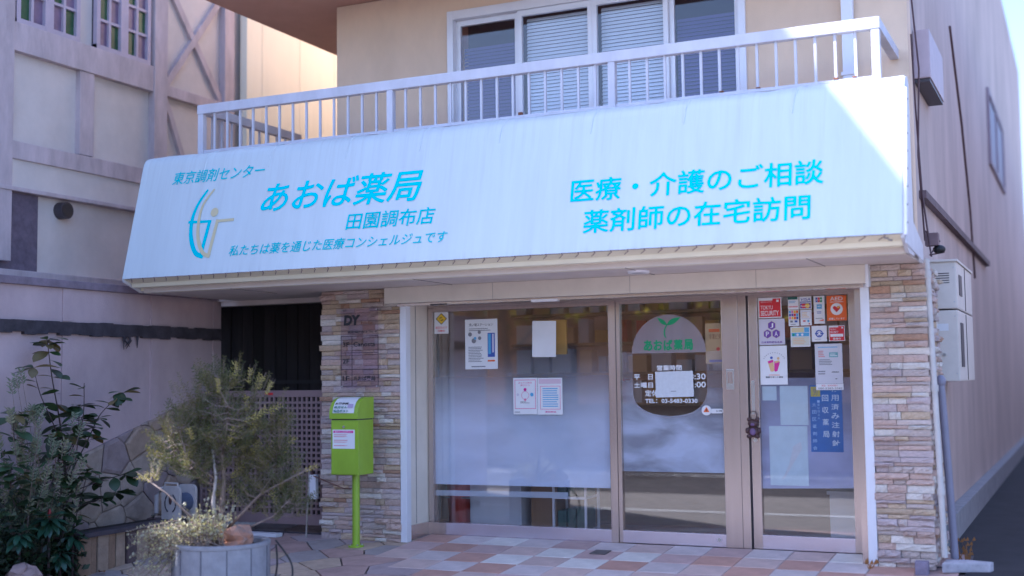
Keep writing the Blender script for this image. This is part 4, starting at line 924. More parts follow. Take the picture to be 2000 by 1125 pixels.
# panels face the camera: extrude along Y in (x,z)
def rpan(x0, x1, z0, z1, y, th, r=.05):
    p = []
    for (a, b, s0) in ((x1-r, z1-r, 0), (x0+r, z1-r, 90), (x0+.01, z0+.01, 180), (x1-.01, z0+.01, 270)):
        rr = r if s0 < 180 else .01
        for k in range(6): an = math.radians(s0+18*k); p.append((a+rr*math.cos(an), b+rr*math.sin(an)))
    return MB().prism(p, y, y+th, axis='y')
rpan(-4.93, -4.72, .196, .50, -1.32, .03).build('front_panel', crm, HR, bevel=.004); rpan(-4.93, -4.72, .196, .50, -1.10, .03).build('rear_panel', crm, HR, bevel=.004)
for a0, a1 in ((115, 245), (-65, 65)):
    MB().tube([(-4.825+.062*math.cos(math.radians(a0+(a1-a0)*k/10)), -1.321, .345+.085*math.sin(math.radians(a0+(a1-a0)*k/10))) for k in range(11)], .007, 6).build('slot', alu_dark, HR)
ell(-4.825, -1.322, .375, .018, .01, .045).build('grip_recess', brn, HR, smooth=True)
MB().tube([(-4.825, -1.29, .34), (-4.825, -1.10, .34)], .085, 20).build('drum', M('coiled_hose', (.08, .10, .16), .5), HR)
MB().tube([(-4.93, -1.2, .47), (-5.02, -1.22, .46), (-5.06, -1.24, .40), (-5.05, -1.25, .24), (-5.08, -1.27, .21)], .022, 10).build('hose_end', crm, HR, smooth=True)
MB().tube([(-4.90, -1.31, .50), (-4.90, -1.31, .525), (-4.75, -1.31, .525), (-4.75, -1.31, .50)], .009, 8).build('carry_handle', crm, HR)

# ---------------------------------------------------------------- half-timbered house on the left
HS = thing('half_timbered_house', 'old half-timbered house with green and purple window panes at upper left', 'house', (-7, 0, 0))
HX = -6.36
MB().box(-6.98, HX, -3.2, 6.0, 2.2, 6.3).build('plaster_wall', panel_p, HS)
MB().box(-6.98, HX-.02, -3.2, .35, -.2, 2.2).build('lower_wall', M('lower_house_wall', (.25, .20, .23), .9, var=.2), HS)
def beam(y0, y1, z0, z1, name='beam', p=.07, m=timber): return MB().box(HX-.01, HX+p, y0, y1, z0, z1).build(name, m, HS, bevel=.008)
def dbeam(a, b, w, p=.05):
    a, b = Vector((0, *a)), Vector((0, *b)); t = (b-a).normalized(); nr = Vector((0, -t.z, t.y))*w/2; mb = MB()
    q = [a+nr, a-nr, b-nr, b+nr]; mb.v = [(HX-.01, v.y, v.z) for v in q]+[(HX+p, v.y, v.z) for v in q]
    mb.f = [(0, 1, 2, 3), (4, 5, 6, 7), (0, 1, 5, 4), (1, 2, 6, 5), (2, 3, 7, 6), (3, 0, 4, 7)]; return mb.build('brace', timber, HS)
beam(.07, .28, 2.3, 6.29, 'post', .085); beam(-2.06, -1.87, 2.6, 6.29, 'post', .085); beam(1.28, 1.46, 2.3, 6.29, 'post', .085); None
beam(-1.0, -.80, 3.76, 4.62, 'post', .06)
beam(-3.19, .07, 4.62, 4.90, 'beam', .075); beam(-3.19, .07, 3.58, 3.75, 'beam', .08); beam(-3.19, .07, 3.27, 3.31, 'beam', .10); beam(-3.19, 1.28, 2.42, 2.52, 'beam', .12); beam(.28, 1.28, 4.62, 4.74, 'beam', .07)
MB().box(HX-.01, HX+.055, -3.19, .07, 3.31, 3.58).build('apron_board', panel_p, HS)
dbeam((.30, 4.75), (1.27, 6.0), .08); dbeam((.30, 5.95), (1.27, 4.76), .08, .045); dbeam((.3, 2.6), (1.27, 3.9), .08); dbeam((.30, 4.6), (1.27, 2.6), .07, .045)
MB().box(HX, HX+.02, -2.6, -1.49, 2.52, 3.265).build('dark_panel', M('dark_weatherboard', (.14, .11, .15), .8, var=.3, vs_=12), HS)
vp = MB().tube([(HX, -1.19, 3.16), (HX+.10, -1.19, 3.16)], .085, 20).build('vent', alu_dark, HS); MB().tube([(HX+.10, -1.19, 3.16), (HX+.104, -1.19, 3.16)], .07, 20).build('vent_hole', black_ink, vp)
gp = M('green_pane', (.035, .10, .045), .25, var=.3, vs_=6); pp_ = M('purple_pane', (.20, .14, .22), .3, var=.3, vs_=6); wf = M('window_bars', (.44, .38, .46), .6, var=.1)
for wi, (y0, y1) in enumerate(((-1.84, -1.02), (-.79, .02))):
    W = MB().box(HX-.005, HX+.02, y0, y1, 4.90, 6.25).build('window', M('window_backing', (.06, .05, .07), .6), HS)  # dark backing plate behind the panes
    fr = MB(); ym = (y0+y1)/2
    fr.box(HX+.02, HX+.07, y0, y0+.05, 4.9, 6.25).box(HX+.02, HX+.07, y1-.05, y1, 4.9, 6.25).box(HX+.02, HX+.072, ym-.055, ym+.055, 4.9, 6.25).box(HX+.02, HX+.071, y0, y1, 4.895, 4.945)
    for a, b in ((y0+.05, ym-.055), (ym+.055, y1-.05)):
        fr.box(HX+.02, HX+.06, (a+b)/2-.016, (a+b)/2+.016, 4.945, 6.25)
        for k in range(1, 5): fr.box(HX+.02, HX+.058, a, b, 4.945+.27*k-.014, 4.945+.27*k+.014)
    fr.build('frame', wf, W)
    c = 0
    for gi, (a, b) in enumerate(((y0+.05, ym-.055), (ym+.055, y1-.05))):
        m_ = (a+b)/2
        for ci, (u0, u1) in enumerate(((a, m_-.016), (m_+.016, b))):
            for k in range(4): MB().box(HX+.021, HX+.03, u0, u1, 4.945+.27*k+(.014 if k else 0), 4.945+.27*(k+1)-.014).build('pane', gp if (k+ci+gi+wi) % 2 == 0 else pp_, W)
# cream rear annex beyond it
AX = thing('cream_annex', 'pale yellow rear wall glimpsed between the two buildings', 'building', (-5.6, 3, 0))
MB().box(-6.3, -6.2, 1.6, 4.7, 1.5, 6.3).build('wall', annex_m, AX)
for k in range(4): MB().box(-6.2, -6.195, 1.9+.8*k, 1.915+.8*k, 1.5, 6.3).build('board_joint', M('annex_joint', (.84, .77, .60), .8), AX)
MB().box(-6.2, -3.9, 4.7, 4.8, 0, 8.5).build('rear_wall', annex_m, AX)

# ---------------------------------------------------------------- right-hand alley
MX = thing('meter_box', 'stacked cream meter boxes on the alley wall', 'meter box', (1.75, 1.3, 1.3)); mcol = M('meter_box_cream', (.70, .64, .58), .5, var=.08)
for z0, z1 in ((1.377, 1.972), (1.985, 2.38)):
    b_ = MB().box(1.622, 1.868, .60, 2.05, z0, z1).build('cabinet', mcol, MX, bevel=.012)
    MB().box(1.868, 1.874, .78, 1.02, z0+.12, z1-.1).build('meter_window', alu_dark, b_); MB().box(1.868, 1.873, 1.32, 1.335, z0+.01, z1-.01).build('door_joint', alu_dark, b_)
MB().box(1.622, 1.88, .58, 2.07, 2.38, 2.40).build('cap', mcol, MX, bevel=.004)
for z in (1.44, 1.92, 2.04, 2.33):
    for x in (1.645, 1.845): MB().tube([(x, .6, z), (x, .594, z)], .006, 8).build('screw', steel, MX)
MB().box(1.70, 1.79, .5985, .6, 1.80, 1.86).build('label_plate', paper, MX); MB().tube([(1.75, .6, 1.6), (1.75, .588, 1.6)], .014, 12).build('latch', steel, MX)
for k in range(5): MB().box(1.68, 1.81, .597, .6, 2.20+.02*k, 2.207+.02*k).build('vent_slot', alu_dark, MX)
UB = thing('pipe_cover_box', 'pinkish vent box high on the building corner', 'vent', (1.69, .8, 3.9))
MB().box(1.622, 1.755, .30, 1.35, 3.90, 4.31).build('hood', M('pink_metal', (.50, .40, .44), .5, var=.1), UB, bevel=.012); MB().box(1.622, 1.745, .32, 1.33, 3.87, 3.899).build('grille', alu_dark, UB)
CP = thing('cable_run', 'dark cables drooping down the corner beside the sign', 'cable', (1.66, .05, 2.4))
for k, pts in enumerate(([(1.64, .02, 5.2), (1.66, -.02, 4.5), (1.70, -.03, 3.9), (1.67, -.03, 3.2), (1.70, -.05, 2.5)], [(1.645, .0, 4.2), (1.66, -.01, 3.6), (1.69, -.04, 2.9), (1.74, -.1, 2.45), (1.76, -.2, 2.36)], [(1.68, .1, 2.6), (1.80, .05, 2.5), (1.74, -.1, 2.38), (1.82, .15, 2.42)])):
    MB().tube(pts, .008, 6).build('cable', M('maroon_cable', (.09, .045, .05), .6), CP)
ell(1.80, .0, 2.43, .05, .05, .035).build('cable_coil', rubber, CP); MB().box(1.70, 1.80, -.06, .05, 2.46, 2.56).build('junction_box', M('junction_rust', (.20, .13, .14), .7, var=.3), CP)
WR = tag(MB().tube([(1.63, 3.6, 5.2), (1.632, 4.6, 4.3), (1.63, 5.3, 3.4), (1.63, 5.6, 2.6)], .014, 6).build('wall_wire', M('maroon_cable', (.09, .045, .05), .6)), 'thin dark wire hanging down the alley wall', 'wire')
CD = tag(MB().box(1.622, 1.68, .35, 7.6, 2.90, 2.965).build('conduit', M('rusty_conduit', (.15, .10, .11), .7, var=.3)), 'dark conduit running along the alley wall above the meter boxes', 'pipe')
SWN = thing('side_window', 'small blurred window far along the alley wall', 'window', (1.63, 9.5, 4.4))
MB().box(1.621, 1.66, 9.1, 12.6, 4.55, 4.62).box(1.621, 1.66, 9.1, 12.6, 5.63, 5.7).box(1.621, 1.66, 9.1, 9.2, 4.62, 5.63).box(1.621, 1.66, 12.5, 12.6, 4.62, 5.63).box(1.621, 1.655, 10.8, 10.9, 4.62, 5.63).build('frame', M('dim_frame', (.30, .23, .27), .7), SWN); MB().box(1.621, 1.635, 9.2, 12.5, 4.62, 5.63).build('pane', M('hazy_pane', (.20, .17, .24), .55), SWN)
P1 = thing('drain_pipe', 'pale plastic drain pipe down the right edge of the stone pillar', 'pipe', (1.77, -.42, 0))
MB().tube([(1.748, -.43, 2.32), (1.765, -.43, 1.6), (1.785, -.43, .8), (1.80, -.43, .06)], .023, 14).build('pipe', pvc, P1)
for z, x in ((2.2, 1.751), (1.33, 1.772), (.55, 1.791)): MB().tube([(x, -.43, z-.025), (x, -.43, z+.025)], .03, 14).build('collar', pvc, P1)
P2 = thing('drain_pipe', 'grey pipe leaning beside the pale drain pipe near the alley', 'pipe', (1.83, -.3, 0))
MB().tube([(1.80, -.25, 1.36), (1.83, -.25, .7), (1.855, -.25, .03)], .03, 14).build('pipe', pvc_grey, P2); ell(1.80, -.25, 1.38, .04, .04, .05).build('elbow', pvc_grey, P2)
RC = tag(None or MB().prism([(1.79, -.55), (1.98, -.45), (2.12, -.42), (2.14, -.36), (1.95, -.3), (1.80, -.34)], -.04, .035, axis='z').build('broken_slab', M('broken_concrete', (.42, .40, .44), .9, var=.3, vs_=12, bump=.6, bs=30), None, bevel=.015), 'broken pale concrete slab at the foot of the drain pipes', 'rubble')
SB = tag(MB().box(1.605, 1.70, -.62, -.53, -.06, .045).build('stone_block', M('mauve_block', (.22, .19, .26), .85, var=.25, vs_=20, bump=.4), None, bevel=.006), 'small mauve stone block at the foot of the right pillar', 'block')
random.seed(31)
dryleaf = M('dry_leaf', (.30, .13, .04), .8, var=.3)
for (x, y, z, n, nm, lb_) in ((1.90, -.1, .0, 16, 'dry_weed', 'tuft of dry orange weeds behind the grey pipe'), (1.27, -.55, -.035, 10, 'dry_weed', 'small dry weed at the foot of the right shutter guide')):
    mb = MB()
    for k in range(n):
        a = random.uniform(0, 6.28); h = random.uniform(.04, .17 if x > 1.5 else .06); l = random.uniform(.02, .06); bx_, by_ = x+random.uniform(-.05, .05)*(1 if x > 1.5 else .4), y+random.uniform(-.06, .06)*(1 if x > 1.5 else .4)
        tp = (bx_+l*math.cos(a), by_+l*math.sin(a), z+h); mb.quad((bx_-.005, by_, z), (bx_+.005, by_, z), tp); mb.quad((tp[0]-.014, tp[1], tp[2]-.01), (tp[0]+.014, tp[1]+.005, tp[2]-.008), (tp[0]+.004, tp[1], tp[2]+.022))
    tag(mb.build(nm, dryleaf), lb_, 'weed')
NB = thing('alley_shade_block', 'unseen grey block added across the alley to darken it', 'building', (5, 12, 0))  # out-of-view block added to keep light off the alley
MB().box(5.5, 11, .5, 26, -.1, 6).build('wall', M('alley_shade_wall', (.28, .25, .28), .9), NB)
FB = thing('far_building', 'pale hazy building at the far end of the alley', 'building', (3, 34, 0))
MB().box(-8, 14, 32, 40, 0, 5.5).build('wall', M('far_pale_wall', (.6, .58, .6), .9, var=.1), FB)
for k in range(6): MB().box(-1+.9*k, -.4+.9*k, 31.95, 32, 1.2, 2.4).build('window', M('dark_pane', (.08, .09, .16), .15), FB)
# ---------------------------------------------------------------- planter and its shrub
PCX, PCY, PZ = -3.0, -2.9, .275
PT = thing('concrete_planter', 'round grey concrete planter drum in the foreground', 'planter', (PCX, PCY, -.2))
R_ = .352
MB().lathe([(.001, -.20), (R_, -.205), (R_, PZ-.03), (R_+.006, PZ-.025), (R_+.006, PZ-.004), (R_, PZ), (R_-.035, PZ), (R_-.045, PZ-.012), (R_-.045, PZ-.09), (.001, PZ-.07)], PCX, PCY, 64).build('drum', planter_m, PT, smooth=False)
for k in range(12):
    a = 2*math.pi*k/12+.25; MB().tube([(PCX+(R_+.001)*math.cos(a), PCY+(R_+.001)*math.sin(a), -.2), (PCX+(R_+.001)*math.cos(a), PCY+(R_+.001)*math.sin(a), PZ-.03)], .004, 5).build('drum_joint', M('joint_grey', (.12, .12, .15), .9), PT)
MB().lathe([(.001, PZ-.03), (R_-.046, PZ-.045)], PCX, PCY, 32).build('soil', soil, PT)
RK = ell(PCX+.19, PCY-.06, PZ+.02, .14, .10, .10, 9, 6); random.seed(6)
RK.v = [(x+random.uniform(-.03, .03), y+random.uniform(-.03, .03), z+random.uniform(-.024, .024)) for x, y, z in RK.v]
tag(RK.build('stone', M('orange_stone', (.34, .14, .07), .9, var=.5, vs_=12, bump=.6, bs=30, col2=(.22, .17, .15))), 'rough orange-brown stone lying in the planter', 'stone')

CR = Vector((math.cos(yaw), math.sin(yaw), 0)); CD_ = Vector((-math.sin(yaw), math.cos(yaw), 0)); UP = Vector((0, 0, 1))
def loc(a, z, d=0): return Vector((PCX, PCY, 0))+CR*a+CD_*d+UP*z
def twig_needles(nd, p, t, L, n, nl, nw):
    """needles set round a twig from p along t"""
    t = t.normalized(); a = t.cross(UP if abs(t.z) < .9 else Vector((1, 0, 0))).normalized(); b = t.cross(a)
    for k in range(n):
        q = p+t*(L*k/n); an = k*2.4+random.uniform(-.4, .4); rad = a*math.cos(an)+b*math.sin(an)
        d = (t*random.uniform(.5, 1.0)+rad).normalized(); s = d.cross(rad.cross(d)+Vector((.01, .02, .03))).normalized()*nw/2
        e = q+d*nl*random.uniform(.7, 1.2); m = q+d*nl*.45
        nd.quad(q-s*.5, m-s, e, m+s)
random.seed(17)
SHB = thing('needle_shrub', 'bushy green shrub with fine needle leaves growing in the planter', 'shrub', (PCX, PCY, PZ))
br_ = MB(); pale_br = MB(); nd = [MB(), MB(), MB()]
base = loc(-.02, PZ-.04)
trunk = [base, loc(.0, .50), loc(.015, .72), loc(.0, .95), loc(.03, 1.2, .02), loc(.02, 1.45)]
br_.tube(trunk, .026, 8, .006)
mains = [([base, loc(-.05, .55, -.05), loc(-.03, .75, -.06), loc(-.06, .95, -.05)], .02, True),
         ([loc(0, .66), loc(-.15, .72, .03), loc(-.28, .88), loc(-.40, 1.05)], .011, False),
         ([loc(0, .70), loc(-.12, .80, -.1), loc(-.22, .90, -.15), loc(-.3, 1.15, -.12)], .010, False),
         ([loc(.02, .34), loc(.16, .48, -.05), loc(.30, .62, -.06), loc(.50, .72, -.08), loc(.66, .80, -.1)], .014, False),
         ([loc(.30, .62, -.06), loc(.38, .75), loc(.42, .95)], .008, False),
         ([loc(.03, .32), loc(.22, .38, -.1), loc(.40, .46, -.1), loc(.52, .58, -.1)], .009, False),
         ([loc(-.04, .34), loc(-.22, .48, -.1), loc(-.38, .64, -.12), loc(-.52, .74, -.12)], .012, False),
         ([loc(0, .95), loc(.14, 1.1, .05), loc(.22, 1.32, .05)], .008, False), ([loc(0, .95), loc(-.15, 1.12, .05), loc(-.2, 1.3)], .008, False),
         ([loc(.01, .8), loc(.2, .95, .1), loc(.36, 1.1, .12)], .008, False), ([loc(0, .8), loc(-.1, 1.0, .2), loc(-.1, 1.2, .25)], .008, False), ([loc(0, .9), loc(.08, 1.1, -.2), loc(.1, 1.3, -.22)], .008, False)]
anchors = []
for pts, r, pale in mains:
    (pale_br if pale else br_).tube(pts, r, 6, r*.35)
    for i in range(len(pts)-1):
        for k in range(5): anchors.append(pts[i].lerp(pts[i+1], k/5))
for i in range(2, len(trunk)-1):
    for k in range(5): anchors.append(trunk[i].lerp(trunk[i+1], k/5))
blobs = [((.0, 1.20), (.30, .34, .26), 170), ((-.28, 1.02), (.26, .24, .24), 120), ((.26, 1.06), (.27, .26, .24), 130), ((.45, .78), (.20, .22, .18), 90), ((.40, .56), (.18, .15, .16), 50), ((-.36, .90), (.16, .14, .16), 36), ((.05, .92), (.28, .16, .26), 60), ((-.05, 1.45), (.16, .12, .14), 34), ((-.16, .78), (.16, .12, .2), 24), ((.18, .70), (.22, .18, .2), 44), ((.08, .62), (.2, .2, .1), 18), ((.56, .62), (.14, .16, .12), 26)]
for (a, z), (ra, rz, rd), n in blobs:
    for _ in range(int(n*.82)):
        while True:
            u = Vector((random.uniform(-1, 1), random.uniform(-1, 1), random.uniform(-1, 1)))
            if .15 < u.length < 1: break
        e = loc(a+u.x*ra, z+u.z*rz, u.y*rd)
        s_ = min(anchors, key=lambda q: (q-e).length+max(0, q.z-e.z)*1.5)
        mid = s_.lerp(e, .5)+Vector((0, 0, -.03)); br_.tube([s_, mid, e], .0032, 4, .0012, cap=False)
        tdir = (e-mid).normalized()+UP*.35+Vector((random.uniform(-.3, .3), random.uniform(-.3, .3), 0))
        k = random.choices((0, 1, 2), (5, 4, .35))[0]
        twig_needles(nd[k], e-tdir.normalized()*.05, tdir, .13, 16, .034, .0062)
        twig_needles(nd[k], mid, e-mid, (e-mid).length*.8, 8, .032, .0058)
        q_ = mid.lerp(e, random.uniform(.2, .7)); t_ = (e-mid).normalized()+Vector((random.uniform(-.8, .8), random.uniform(-.8, .8), random.uniform(-.2, .7))); br_.tube([q_, q_+t_.normalized()*.11], .0016, 3, .001, cap=False); twig_needles(nd[k], q_, t_, .12, 12, .032, .006)
tips = [loc(-.52, .74, -.12), loc(-.46, .76, -.12), loc(.20, 1.47, .0), loc(.28, 1.42), loc(.66, .80, -.1), loc(-.16, 1.06, -.25), loc(.02, 1.40, -.2), loc(-.2, .88, -.25), loc(.1, 1.52), loc(.33, 1.38, .05)]
for e in tips:
    for q in range(3):
        tdir = ((e-loc(0, .75))*Vector((1, 1, .6))+UP*.2+Vector((random.uniform(-.25, .25), random.uniform(-.25, .25), random.uniform(-.1, .3)))); twig_needles(nd[2], e-tdir.normalized()*.04, tdir, .11, 18, .026, .0045)
        br_.tube([min(anchors, key=lambda v: (v-e).length), e, e+tdir.normalized()*.1], .003, 4, .0012, cap=False)
for k in range(34):
    a_ = random.uniform(-.42, .5); e = loc(a_, 1.52-.9*abs(a_-.02)**1.3*1.2+random.uniform(-.1, .1), random.uniform(-.15, .15)); t_ = UP+CR*(a_*1.3)+CD_*random.uniform(-.3, .3)
    s_ = min(anchors, key=lambda v: (v-e).length); br_.tube([s_, s_.lerp(e, .6), e, e+t_.normalized()*.11], .003, 4, .0012, cap=False); twig_needles(nd[k % 3 if k % 5 == 0 else k % 2], e, t_, .13, 20, .026, .0055)
br_.build('branches', bark, SHB, smooth=True); pale_br.build('pale_stem', bark_pale, SHB, smooth=True)
for k, (m_, nm) in enumerate(((leaf_mat('needle_green', (.085, .10, .04), .4, .55, .3), 'foliage'), (leaf_mat('needle_olive', (.15, .14, .05), .35, .55, .3), 'foliage'), (leaf_mat('needle_sun_tip', (.50, .44, .14), .25, .55, .35), 'sun_painted_tips'))):  # pale yellow tips: sunlight on the sprigs put into the leaf colour
    o = nd[k].build(nm, m_, SHB); o['kind'] = 'stuff'
# low silvery herb spilling over the planter's left rim
random.seed(23)
HB = thing('trailing_herb', 'small pale-leaved herb spilling over the left rim of the planter', 'plant', (PCX-.2, PCY-.1, PZ))
hs = MB(); hl_ = [MB(), MB()]
for k in range(150):
    a0 = loc(random.uniform(-.28, .12), PZ-.03, random.uniform(-.28, .0)); left = random.random() < .62
    if left: e = loc(random.uniform(-.62, -.32), random.uniform(.02, .40), random.uniform(-.35, .0)); m_ = a0.lerp(e, .5)+UP*random.uniform(.05, .15)
    else: e = loc(random.uniform(-.3, .12), random.uniform(.33, .60), random.uniform(-.3, -.05)); m_ = a0.lerp(e, .5)+UP*.04
    hs.tube([a0, m_, e], .003, 4, .0013, cap=False)
    for j in range(16):
        t = .3+.7*j/15; p = a0.lerp(m_, t*2) if t < .5 else m_.lerp(e, t*2-1)
        d = Vector((random.gauss(0, 1), random.gauss(0, 1), random.gauss(.4, 1))).normalized(); s_ = d.cross(Vector((random.random(), random.random(), random.random()))).normalized()*.008
        q = p+d*random.uniform(.02, .034); mm = p.lerp(q, .6); (hl_[0] if random.random() < .7 else hl_[1]).quad(p, mm-s_, q, mm+s_)
hs.build('stems', bark, HB)
for k, c in enumerate(((.42, .41, .31), (.66, .62, .34))):
    o = hl_[k].build('leaves', leaf_mat('herb_leaf%d' % k, c, .3, .6, .25), HB); o['kind'] = 'stuff'
tag(MB().tube(smooth([Vector((PCX+.40, PCY+.12, PZ-.02)), Vector((PCX+.41, PCY+.12, .1)), Vector((PCX+.39, PCY+.1, -.05)), Vector((PCX+.38, PCY+.05, -.2))], 5), .007, 6).tube(smooth([Vector((PCX+.36, PCY+.17, PZ+.0)), Vector((PCX+.52, PCY+.14, .12)), Vector((PCX+.54, PCY+.1, -.02)), Vector((PCX+.46, PCY+.05, -.15)), Vector((PCX+.40, PCY-.02, -.215))], 6), .007, 6).build('cable', rubber), 'thin black cable looping down behind the planter', 'cable')

# ---------------------------------------------------------------- plants in the left bed
def leaf_mesh(name, L, W, mat, cup=.15, droop=.2, ob=.62):
    mb = MB(); n = 7; c = []
    for i in range(n+1):
        s_ = i/n; w = W*(math.sin(math.pi*min(1, s_**(1.0 if ob < .5 else 1.35)))**.8 if 0 < s_ < 1 else 0); z = -droop*L*s_*s_
        c.append(((-w, L*s_, z+cup*w), (0, L*s_, z), (w, L*s_, z+cup*w)))
    for r in c: mb.v += list(r)
    for i in range(n): mb.f += [(3*i, 3*i+1, 3*i+4, 3*i+3), (3*i+1, 3*i+2, 3*i+5, 3*i+4)]
    me = bpy.data.meshes.new(name); me.from_pydata(mb.v, [], mb.f); me.materials.append(mat); me.polygons.foreach_set('use_smooth', [True]*len(me.polygons)); return me
def place_leaf(me, parent, p, d, name='leaf', s=1, roll_=0, mat=None):
    d = d.normalized(); q = d.to_track_quat('Y', 'Z'); o = put(name, me, parent); o.rotation_mode = 'QUATERNION'
    from mathutils import Quaternion
    o.rotation_quaternion = q @ Quaternion((0, 1, 0), roll_); o.location = p-origin_of(parent); o.scale = (s, s, s)
    if mat: o.material_slots[0].link = 'OBJECT'; o.material_slots[0].material = mat
    return o
dkg = leaf_mat('broadleaf_dark', (.036, .068, .030), .35, .35, .12, .3); mdg = leaf_mat('broadleaf_mid', (.045, .085, .03), .3, .4, .2, .2); ylg = leaf_mat('broadleaf_yellowing', (.17, .13, .05), .3, .45, .25, .2)
random.seed(41)
def bed(y, z=.14, x=-5.17): return Vector((x, y, z))
PL = thing('broadleaf_shrub', 'tall leggy shrub with dark spoon-shaped leaves against the mauve wall', 'shrub', bed(-2.2))
LV = [leaf_mesh('leaf', .16, .040, dkg), leaf_mesh('leaf', .19, .050, dkg, .1, .35), leaf_mesh('leaf', .14, .034, mdg, .2, .1)]
stem = MB()
stems = [[bed(-2.28), bed(-2.25, .6), bed(-2.30, 1.1, -5.2), bed(-2.40, 1.5, -5.2), bed(-2.46, 1.82, -5.2)], [bed(-2.25, .6), bed(-2.42, 1.0, -5.1), bed(-2.62, 1.35, -5.1), bed(-2.70, 1.58, -5.1)], [bed(-2.25, .6), bed(-2.08, .95, -5.1), bed(-1.92, 1.18, -5.1), bed(-1.70, 1.36, -5.05)],
         [bed(-2.25, .5), bed(-2.0, .60, -5.0), bed(-1.76, .64, -4.95)], [bed(-2.28, .5), bed(-2.32, .8, -5.0), bed(-2.3, 1.25, -4.98)], [bed(-2.25, .35), bed(-2.0, .45, -5.0), bed(-1.86, .48, -4.95)], [bed(-2.28, .7), bed(-2.12, .95, -5.2), bed(-2.05, 1.15, -5.2)],
         [bed(-2.28, .8), bed(-2.2, 1.1, -5.05), bed(-2.18, 1.45, -5.05)], [bed(-2.3, .5), bed(-2.5, .75, -5.0), bed(-2.6, 1.0, -4.95)]]
stems += [[bed(-2.95, -.15, -5.0), bed(-2.9, .5, -5.0), bed(-2.98, .95, -5.0), bed(-3.0, 1.2, -5.0)], [bed(-2.9, .3, -5.0), bed(-2.7, .6, -4.9), bed(-2.6, .9, -4.9)], [bed(-2.9, .1, -4.95), bed(-2.62, .4, -4.85), bed(-2.45, .65, -4.85)], [bed(-2.9, .3, -5.0), bed(-3.1, .6, -4.9), bed(-3.15, .8, -4.85)], [bed(-2.5, -.1, -4.95), bed(-2.4, .35, -4.9), bed(-2.3, .7, -4.88)]]
for si, pts in enumerate(stems):
    stem.tube(smooth(pts, 5), .011 if si == 0 else .006, 6, .003)
    sm = smooth(pts, 5); n = len(sm)
    for i in range(n):
        t = i/(n-1)
        if t < (.35 if si == 0 else .3): continue
        if random.random() < .1: continue
        for k in range(random.choice((1, 2, 2, 3)) if t < .95 else 6):
            an = random.uniform(0, 6.28); d = Vector((math.cos(an), math.sin(an), random.uniform(-.35, .45)))
            p = sm[i]
            place_leaf(random.choice(LV), PL, p, d, s=random.uniform(.75, 1.2), roll_=random.uniform(-.5, .5), mat=ylg if random.random() < (.28 if sm[i].z > 1.2 else .07) else None)
stem.build('stems', M('dark_stem', (.07, .045, .045), .7), PL)
# grey-green rosemary-like bush
random.seed(43)
GB = thing('grey_green_bush', 'grey-green bush with narrow leaves at the left edge', 'shrub', bed(-2.8, -.16)); gs = MB(); gn = [MB(), MB()]
for k in range(30):
    b0 = bed(-2.8+random.uniform(-.1, .2), -.17, -4.98); e = Vector((-4.98+random.uniform(-.18, .2), random.uniform(-3.15, -2.4), random.uniform(.45, 1.30)))
    if k < 3: e = Vector((-5.05, -2.98+.05*k, 1.46+.04*k))
    m_ = b0.lerp(e, .5)+Vector((random.uniform(-.06, .06), random.uniform(-.06, .06), .05)); gs.tube([b0, m_, e], .005, 5, .002, cap=False)
    for t0 in (.45, .62, .8, 1.0):
        p = m_.lerp(e, t0*2-1) if t0 > .5 else b0.lerp(m_, t0*2)
        twig_needles(gn[0 if random.random() < .65 else 1], p-(e-m_).normalized()*.10, e-m_, .12, 20, .052, .014)
gs.build('stems', bark, GB); 
for k, c in enumerate(((.17, .20, .13), (.27, .28, .18))): o = gn[k].build('foliage', leaf_mat('grey_leaf%d' % k, c, .3, .6, .2), GB); o['kind'] = 'stuff'
# rosette plants low in the bed
random.seed(47)
glossy = leaf_mat('rosette_leaf', (.03, .085, .05), .3, .3, .1, .25); redc = M('red_bud', (.30, .03, .03), .6)
def rosette(p, n, L, label, red=True, nm='rosette_plant'):
    t = thing(nm, label, 'plant', p); RM = [leaf_mesh('leaf', L, L*.17, glossy, .25, .3), leaf_mesh('leaf', L*.85, L*.15, glossy, .3, .5)]
    for h, el, k in ((0, -.35, n//2), (.02, .05, n//3), (.04, .5, n//5)):
        for i in range(k):
            a = 2*math.pi*i/k+random.uniform(-.2, .2)+h*30; place_leaf(random.choice(RM), t, p+UP*h, Vector((math.cos(a), math.sin(a), el+random.uniform(-.15, .15))), s=random.uniform(.8, 1.1), roll_=random.uniform(-.2, .2))
    MB().tube([Vector((p.x, p.y, -.18)), p+UP*.03], .012, 6, .008).build('stem', M('dark_stem', (.07, .045, .045), .7), t)
    if red: ell(p.x, p.y, p.z+.07, .014, .014, .035, 8, 6).build('bud', redc, t)
rosette(Vector((-4.78, -2.82, .34)), 34, .17, 'glossy green rosette with a red bud in its heart')
rosette(Vector((-4.78, -2.56, .17)), 26, .15, 'small glossy rosette nearest the bed edging', False)
rosette(Vector((-4.78, -3.12, .25)), 26, .16, 'dark glossy rosette at the far left of the bed', False)
rosette(Vector((-4.78, -2.7, .05)), 24, .16, 'low dark rosette hidden under the red-budded one', False)
